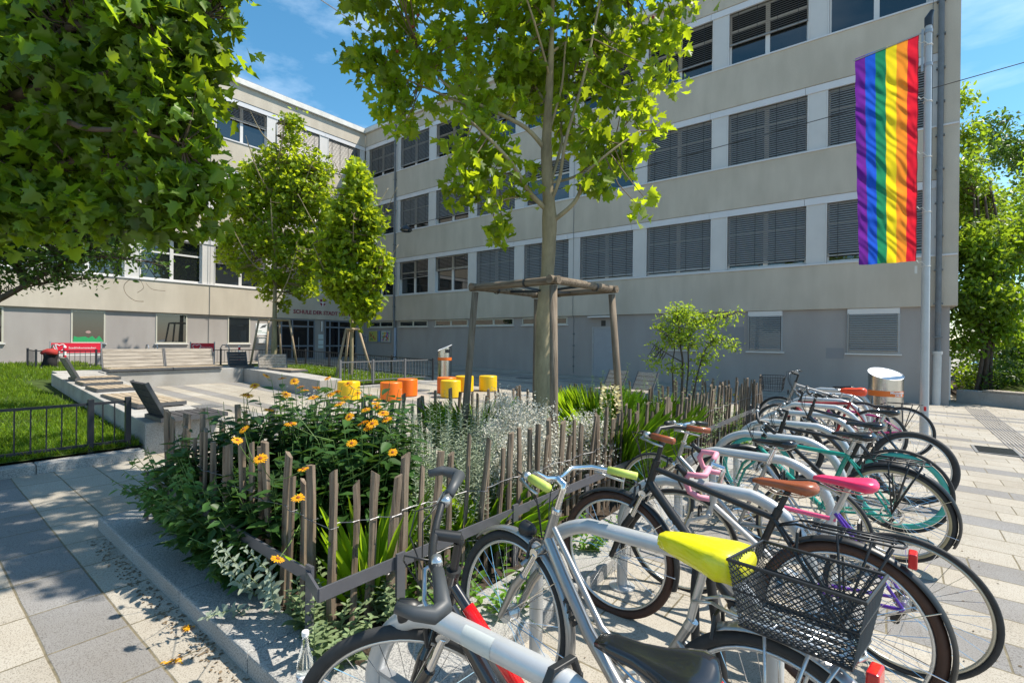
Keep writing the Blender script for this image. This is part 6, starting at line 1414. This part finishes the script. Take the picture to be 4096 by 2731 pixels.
# ------------------------------------------------------------------ plants of the bed
def spike_plant(name, label, cat, u, v, n, H, rad, lm, ls, shape='narrow', per=60, group=None, lean=.25, stemm=M_stem, up=.5, dens_top=1.0, flower=None):
    """upright leafy stems"""
    t = thing(name, label, cat, (u, v, gz(u)), group); z = gz(u)+.06; b = MB(); P_, D_, N_, S_ = [], [], [], []
    for i in range(n):
        a = RNG.uniform(0, 2*PI); r = rad*math.sqrt(RNG.random()); p = Vector((u+r*math.cos(a), v+r*math.sin(a), z)); h = H*RNG.uniform(.6, 1.1); ln = Vector((math.cos(a)*lean*r/rad+RNG.normal()*.08, math.sin(a)*lean*r/rad+RNG.normal()*.08, 1))
        q = p+ln*h; m_ = p+ln*h*.5+Vector((RNG.normal()*.02, RNG.normal()*.02, 0)); b.tube([p, m_, q], [.0035, .003, .0015], 4, False)
        for k in range(per):
            f = .12+.9*k/per; c = p.lerp(m_, f*2) if f < .5 else m_.lerp(q, min(1, (f-.5)*2)); aa = k*2.4+i; P_.append(tuple(c)); D_.append((math.cos(aa), math.sin(aa), up+RNG.normal()*.2)); N_.append((-math.cos(aa)*.3, -math.sin(aa)*.3, 1)); S_.append(ls*(1.15-.75*f*dens_top)*RNG.uniform(.7, 1.2))
    b.build('stems', stemm, t); leaves_mesh('leaves', shape, P_, D_, N_, S_, lm, t, .25)
    return t
LEAF['narrow'] = ([(0, 0), (.07, .25), (.07, .6), (0, 1)], .05)
silv = [(-3.25, 3.05, 30, 1.02, .28), (-2.85, 2.75, 30, .95, .26), (-2.55, 3.05, 20, .84, .22), (-3.55, 3.55, 22, .95, .28), (-2.40, 2.30, 10, .74, .14), (-3.9, 4.1, 16, .85, .25), (-2.95, 3.35, 24, .90, .22)]
sl = ['silvery leaved plant beside the yellow daisies', 'silvery leaved plant in the middle of the near bed', 'silvery leaved plant close to the steel rail', 'silvery leaved plant near the rear pickets', 'tall silvery sprig beside the sword leaved clump', 'silvery leaved plant left of the timber frame', 'silvery leaved plant in front of the white haze flowers']
for (u, v, n_, H, r), l in zip(silv, sl): spike_plant('silver_wormwood', l, 'plant', u, v, n_, H, r, L_silver, .085, per=60, group='silver leaved plants in the bed', stemm=L_silver)
# sage-like tufts low along the pickets
for i, (u, v, n_, H, r, l) in enumerate([(-2.42, 1.52, 9, .34, .14, 'grey green sage tuft at the near corner of the bed, left of the broad picket'), (-2.16, 1.40, 9, .26, .10, 'low sage tuft between the corner rail and the bottle'), (-2.12, 1.75, 8, .30, .12, 'sage tuft beside the second rail post'), (-2.35, 6.6, 16, .7, .3, 'grey green sage patch behind the teal bicycle'), (-2.3, 4.6, 14, .55, .22, 'grey green sage patch behind the silver vintage bicycle'), (-2.3, 7.7, 14, .8, .25, 'tall grey green sage near the far pickets'), (-2.75, 8.2, 12, 1.2, .2, 'tall pale sage stems near the shrub')]):
    spike_plant('sage_plant', l, 'plant', u, v, n_, H, r, L_sage, .085, 'oval', per=26, group='sage plants along the pickets', stemm=L_sage, lean=.5)
t = spike_plant('sage_plant', 'pale sage branch leaning out over the front picket fence', 'plant', -2.9, 1.42, 5, .55, .10, L_silver, .07, 'oval', per=30, group='sage plants along the pickets', stemm=L_sage, lean=.3); t.rotation_euler = (math.radians(38), math.radians(18), 0)
# clouds of tiny white flowers
def gyps(label, u, v, H, r, n):
    t = thing('white_haze_flowers', label, 'flowering plant', (u, v, gz(u)), 'clouds of tiny white flowers'); z = gz(u)+.05; b = MB(); P_ = []
    for i in range(70):
        a = RNG.uniform(0, 2*PI); rr = r*RNG.random()**.5; h = H*(.75+.35*RNG.random())*(1-.35*(rr/r)**2); q = Vector((u+rr*math.cos(a), v+rr*math.sin(a), z+h)); p = Vector((u+rr*.4*math.cos(a), v+rr*.4*math.sin(a), z)); b.tube([p, p.lerp(q, .6)+Vector((0, 0, .03)), q], [.002, .0015, .001], 3, False)
        for k in range(n//70): P_.append(tuple(q+Vector(RNG.normal(size=3)*.055)-Vector((0, 0, .04))))
    b.build('stems', L_silver, t); k = len(P_); leaves_mesh('flowers', 'small', P_, unit(k), unit(k, .6), RNG.uniform(.014, .026, k), L_gyps, t)
for u, v, H, r, n_, l in ((-2.75, 3.75, .92, .42, 9000, 'haze of tiny white flowers in the middle of the bed'), (-3.2, 4.10, .90, .36, 7000, 'haze of tiny white flowers at the foot of the plane trunk'), (-2.45, 4.25, .85, .30, 6500, 'haze of tiny white flowers close to the long pickets'), (-2.42, 3.3, .80, .26, 5000, 'low haze of tiny white flowers nearest the rail'), (-4.15, 2.35, 1.0, .20, 1500, 'wispy white flowers beside the left end of the daisies'), (-3.9, 4.8, .85, .30, 4500, 'wispy white flowers by the rear pickets')): gyps(l, u, v, H, r, n_)
def tuft(name, label, cat, u, v, n, H, r, lm, lean=.35, shape='long', curl=.5, group=None):
    t = thing(name, label, cat, (u, v, gz(u)), group); a = RNG.uniform(0, 2*PI, n); rr = r*RNG.random(n)**.5; p = np.stack([u+rr*np.cos(a), v+rr*np.sin(a), np.full(n, gz(u)+.05)], 1); d = np.stack([np.cos(a)*lean*(.3+rr/r), np.sin(a)*lean*(.3+rr/r), np.ones(n)], 1)+RNG.normal(size=(n, 3))*.10
    nn = -np.stack([np.cos(a), np.sin(a), -np.ones(n)*.4], 1); leaves_mesh('blades', shape, p, d, nn, H*RNG.uniform(.65, 1.1, n), lm, t, curl); return t
tuft('grass_clump', 'bright green grass clump right of the timber frame', 'grass', -3.05, 5.75, 1500, .95, .17, L_grass, .14, curl=.22, group='ornamental grass clumps')
tuft('grass_clump', 'wide bright green grass clump below the airy shrub', 'grass', -2.72, 6.75, 2400, .78, .28, L_grass, .22, curl=.28, group='ornamental grass clumps')
tuft('grass_clump', 'grass clump left of the tree trunk behind the pickets', 'grass', -4.0, 4.45, 600, .8, .16, L_grass, .15, group='ornamental grass clumps')
tuft('grass_clump', 'bright grass along the rail behind the white haze flowers', 'grass', -2.45, 5.0, 900, .85, .22, L_grass, .2, group='ornamental grass clumps')
tuft('grass_clump', 'thin bright grass between the white haze flowers and the daisies', 'grass', -2.5, 2.85, 260, .55, .22, L_grass, .35, group='ornamental grass clumps')
tuft('grass_clump', 'pale feathery grass behind the planter wall at the right', 'grass', 3.6, 20.3, 2600, .75, .5, leafmat('pale_grass', (.24, .30, .13), (.30, .38, .12), .4, .3, 1), .7)
tuft('sword_leaf_clump', 'upright sword shaped leaves behind the broad pickets at the near corner', 'plant', -2.46, 1.80, 44, .68, .10, L_grass, .28, 'sword', .15)
tuft('sword_leaf_clump', 'second clump of sword shaped leaves farther along the rail', 'plant', -2.42, 2.45, 30, .5, .10, L_grass, .3, 'sword', .2)
for i, (u, v, n_, H, r, l) in enumerate([(-2.70, 5.35, 9, 1.22, .16, 'tall leafy green stems left of the cream flower spike'), (-2.45, 5.6, 9, 1.05, .16, 'green leafy stems along the long pickets'), (-3.2, 5.3, 6, 1.1, .15, 'green leafy stems by the right timber stake'), (-2.5, 6.1, 10, .9, .2, 'leafy green stems under the wide grass clump'), (-3.0, 2.5, 12, .75, .25, 'green leafy stems behind the sword leaves'), (-2.3, 8.6, 10, .5, .3, 'green stems near the far end of the bed')]):
    spike_plant('goldenrod', l, 'plant', u, v, n_, H, r, L_green, .085, per=60, group='leafy green stems in the bed')
for i, (u, v, l) in enumerate([(-1.92, 2.35, 'low bright green weeds on the kerb behind the silver front wheel'), (-1.98, 3.3, 'low bright green weeds on the kerb by the brown tyre'), (-1.95, 8.2, 'low bright green weeds on the kerb at the far end of the rail'), (-2.2, 2.05, 'low bright green leaves under the rail near the corner')]):
    spike_plant('kerb_weed', l, 'plant', u, v, 14, .26, .22, L_green, .085, 'oval', per=12, group='weeds growing over the kerb', lean=.8)
# cream mullein spike
t = thing('cream_flower_spike', 'cream coloured flower spike beside the long pickets', 'flower', (-2.5, 5.0, .05)); b = MB(); b.tube([(-2.5, 5.0, .05), (-2.5, 5.0, 1.1)], .008, 5); b.build('stem', M_stem, t)
n = 260; zz = RNG.uniform(.70, 1.18, n); a = RNG.uniform(0, 2*PI, n); w = .075*(1-((zz-.92)/.42)**2)+.01; p = np.stack([-2.5+w*np.cos(a), 5.0+w*np.sin(a), zz], 1); leaves_mesh('florets', 'small', p, np.stack([np.cos(a), np.sin(a), np.full(n, .3)], 1), unit(n, .5), np.full(n, .045), leafmat('cream_petal', (.75, .68, .40), (.6, .5, .25), .3, .1, 3), t)
# small yellow flowers far end
n = 60; p = np.stack([RNG.uniform(-2.6, -2.2, n), RNG.uniform(8.8, 10, n), RNG.uniform(.4, .75, n)], 1); t = thing('yellow_flowers', 'small yellow flowers behind the pickets at the far end', 'flowers', (-2.4, 9.4, .05)); leaves_mesh('florets', 'small', p, unit(n, .5), unit(n, .5), np.full(n, .05), leafmat('yellow_floret', (.8, .55, .02), (.6, .4, .02), .3, .1, 3), t)

# daisies: bushes of dark ovate leaves, each flower head its own part
M_pet = leafmat('orange_petal', (.80, .40, .01), (.75, .32, .01), .35, .12, 4); M_eye = mat('flower_eye', (.24, .055, .01), rough=.8)
def daisy_bush(label, u, v, r, H, nst, heads, hs=.045):
    t = thing('daisy_bush', label, 'flowering plant', (u, v, gz(u)), 'yellow daisy bushes'); z = gz(u)+.05; b = MB(); P_, D_, N_, S_ = [], [], [], []
    tips = []
    for i in range(nst):
        a = RNG.uniform(0, 2*PI); rr = r*RNG.random()**.5; p = Vector((u+rr*.45*math.cos(a), v+rr*.45*math.sin(a), z)); h = H*RNG.uniform(.65, 1.0)*(1-.25*(rr/r)**2); q = Vector((u+rr*math.cos(a), v+rr*math.sin(a), z+h)); m_ = p.lerp(q, .5)+Vector((math.cos(a), math.sin(a), 0))*-.03; b.tube([p, m_, q], [.005, .0045, .002], 5, False); tips.append(q)
        for k in range(20):
            f = .12+.86*k/20; c = p.lerp(m_, f*2) if f < .5 else m_.lerp(q, (f-.5)*2); aa = (k//2)*1.57+(k % 2)*PI+i; P_.append(tuple(c)); D_.append((math.cos(aa), math.sin(aa), RNG.uniform(-.15, .45))); N_.append((-math.cos(aa)*.2+RNG.normal()*.2, -math.sin(aa)*.2+RNG.normal()*.2, 1)); S_.append(.155*(1.15-.5*f)*RNG.uniform(.7, 1.25))
    b.build('stems', M_stem, t); leaves_mesh('leaves', 'oval', P_, D_, N_, S_, L_helio, t, .25)
    for (x, y, dd) in heads:
        c = P(x, y, dd); flower_head(t, c, hs*RNG.uniform(.85, 1.15)); 
    b = MB()
    for (x, y, dd) in heads:
        c = P(x, y, dd); j = min(tips, key=lambda q: (q-c).length); b.tube([j, j.lerp(c, .5)+Vector((0, 0, -.02)), c-Vector((0, 0, .008))], [.003, .0025, .002], 4, False)
    b.build('flower_stalks', M_stem, t); return t
def flower_head(t, c, R_, tilt=None):
    up = Vector((RNG.normal()*.30+.1, RNG.normal()*.30-.25, 1)).normalized(); n = 13; e = up.orthogonal().normalized(); f = up.cross(e); P_, D_, N_ = [], [], []
    for ly in range(2):
        for k in range(n):
            a = 2*PI*(k+.5*ly)/n; d = e*math.cos(a)+f*math.sin(a); P_.append(tuple(c+d*R_*.22)); D_.append(tuple(d+up*(.12-.22*ly+RNG.normal()*.07))); N_.append(tuple(up))
    o = leaves_mesh('flower_head', 'petalw', P_, D_, N_, np.full(len(P_), R_*.85)*RNG.uniform(.85, 1.1, len(P_)), M_pet, t, .15)
    b = MB(); b.tube([c-up*.003, c+up*R_*.05, c+up*R_*.16, c+up*R_*.22], [R_*.26, R_*.30, R_*.22, R_*.05], 10); b.build('eye', M_eye, o)
LEAF['petalw'] = ([(0, 0), (.12, .3), (.15, .7), (.06, .95), (0, .93)], .05)
LEAF['oval'] = ([(0, 0), (.20, .16), (.27, .38), (.18, .72), (0, 1)], .10)
hd = [(612, 862, 3.9), (585, 885, 3.8), (648, 868, 4.0), (570, 907, 3.4), (560, 905, 3.4), (676, 875, 3.9), (690, 888, 3.8), (752, 868, 4.0), (700, 895, 4.0), (728, 890, 3.9), (775, 898, 3.6), (792, 912, 3.6), (780, 926, 3.5), (808, 890, 4.0), (822, 902, 4.1), (845, 908, 4.0), (868, 918, 4.0), (800, 880, 3.9), (866, 935, 3.9), (760, 905, 3.7), (720, 912, 3.7)]
hd2 = [(802, 956, 3.1), (833, 970, 3.0), (855, 972, 3.0), (845, 982, 3.0), (888, 962, 3.3), (808, 1017, 2.9), (862, 925, 3.4), (840, 940, 3.3), (657, 905, 3.4), (668, 972, 2.9), (880, 948, 3.3)]
hd3 = [(598, 1052, 2.62), (697, 1076, 2.5), (685, 1142, 2.52), (902, 1038, 2.9), (560, 985, 3.0), (638, 1282, 2.35), (545, 1010, 2.9), (618, 940, 3.2)]
daisy_bush('tall bush of dark leaves and orange yellow daisies at the left of the bed', -3.75, 2.05, .58, 1.34, 90, hd[:10], .035)
daisy_bush('tall bush of orange yellow daisies in front of the yellow drum stool', -3.25, 2.30, .52, 1.34, 84, hd[10:], .035)
daisy_bush('daisy bush with four close flowers above the silvery plants', -2.90, 2.10, .40, 1.12, 56, hd2, .034)
daisy_bush('daisy bush pressing against the front pickets', -3.15, 1.66, .44, .92, 74, hd3, .032)
daisy_bush('leafy daisy bush without many flowers at the left end of the front pickets', -4.25, 1.72, .46, 1.05, 62, [(612, 1400, 99)][:0], .036)
# broad leaved growth spilling over the kerb
def spill(label, u, v, r, H, n, lm, size=.11):
    t = thing('spilling_plant', label, 'plant', (u, v, gz(u)), 'leafy growth spilling over the front kerb'); z = gz(u)+.06; b = MB(); P_, D_, N_, S_ = [], [], [], []
    for i in range(n):
        a = RNG.uniform(-PI*.95, -.05); rr = r*RNG.uniform(.3, 1.0); p = Vector((u+RNG.normal()*.15, v, z)); q = Vector((u+rr*math.cos(a)*1.3, v+rr*math.sin(a), z+H*RNG.uniform(.3, 1.0))); m_ = p.lerp(q, .5)+Vector((0, 0, .10)); b.tube([p, m_, q], [.0035, .003, .0015], 4, False)
        for k in range(13):
            f = .15+.85*k/13; c = p.lerp(m_, f*2) if f < .5 else m_.lerp(q, (f-.5)*2); aa = (k//2)*1.57+(k % 2)*PI+i; P_.append(tuple(c)); D_.append((math.cos(aa), math.sin(aa), RNG.uniform(-.5, .4))); N_.append((RNG.normal()*.25, RNG.normal()*.25-.2, 1)); S_.append(size*(1.15-.5*f)*RNG.uniform(.6, 1.2))
    b.build('stems', M_stem, t); leaves_mesh('leaves', 'oval', P_, D_, N_, S_, lm, t, .3)
spill('light green toothed leaves hanging over the kerb at its left tip', -4.45, 1.42, .42, .72, 30, leafmat('mint_leaf', (.10, .21, .05), (.22, .38, .06), .35, .25, 3), .095)
spill('green leaves leaning over the middle of the front kerb', -3.85, 1.40, .34, .70, 26, MATS['mint_leaf'], .095)
spill('dark leaves spilling low over the kerb near the corner', -3.25, 1.38, .30, .45, 20, L_helio, .10)
spill('dark leaves in shade low behind the steel rail', -3.6, 1.40, .36, .60, 26, L_helio, .11)
# fallen petals and dry bits on the paving
def bits(name, label, cat, n, reg, m, s):
    p = np.stack([RNG.uniform(reg[0], reg[1], n), RNG.uniform(reg[2], reg[3], n), np.zeros(n)], 1); p[:, 2] = -.0198*p[:, 0]+.005; o = leaves_mesh(name, 'small', p, unit(n)*np.array([1, 1, .1]), unit(n, 3), s*RNG.uniform(.5, 1.5, n), m); set_(o, kind='stuff', label=label, cat=cat)
bits('dry_leaf_bits', 'brown bits of dry leaf gathered along the front kerb', 'leaf litter', 420, (-4.9, -2.2, .98, 1.09), M_twig, .018)
bits('dry_leaf_bits', 'scattered small dry bits on the paving between the bicycles', 'leaf litter', 260, (-1.5, .6, 1.5, 8), M_twig, .014)
def fallen(x, y, l):
    c = PH(x, y, .006); t = thing('fallen_flower', l, 'flower', tuple(c), 'fallen daisies on the paving'); n = 22; P_ = np.array([list(c)]*n)+RNG.normal(size=(n, 3))*np.array([.012, .012, 0]); leaves_mesh('petals', 'petalw', P_+np.array([0, 0, .004]), unit(n)*np.array([1, 1, .15]), unit(n, 2), np.full(n, .026), M_pet, t)
fallen(400, 1518, 'fallen yellow flower on the paving beside the lower kerb'); fallen(430, 1440, 'fallen brownish flower close to the kerb edge'); fallen(365, 1330, 'small fallen flower on the paving beside the kerb middle')
c = PH(555, 1497, .02); t = MB(); d = Vector((.9, .25, 0)).normalized(); t.rod(c-d*.018, c+d*.018, .004, 8); set_(t.build('cigarette_end', mat('filter_tan', (.55, .30, .12), rough=.8)), 'small tan cigarette end at the foot of the kerb', 'cigarette end')
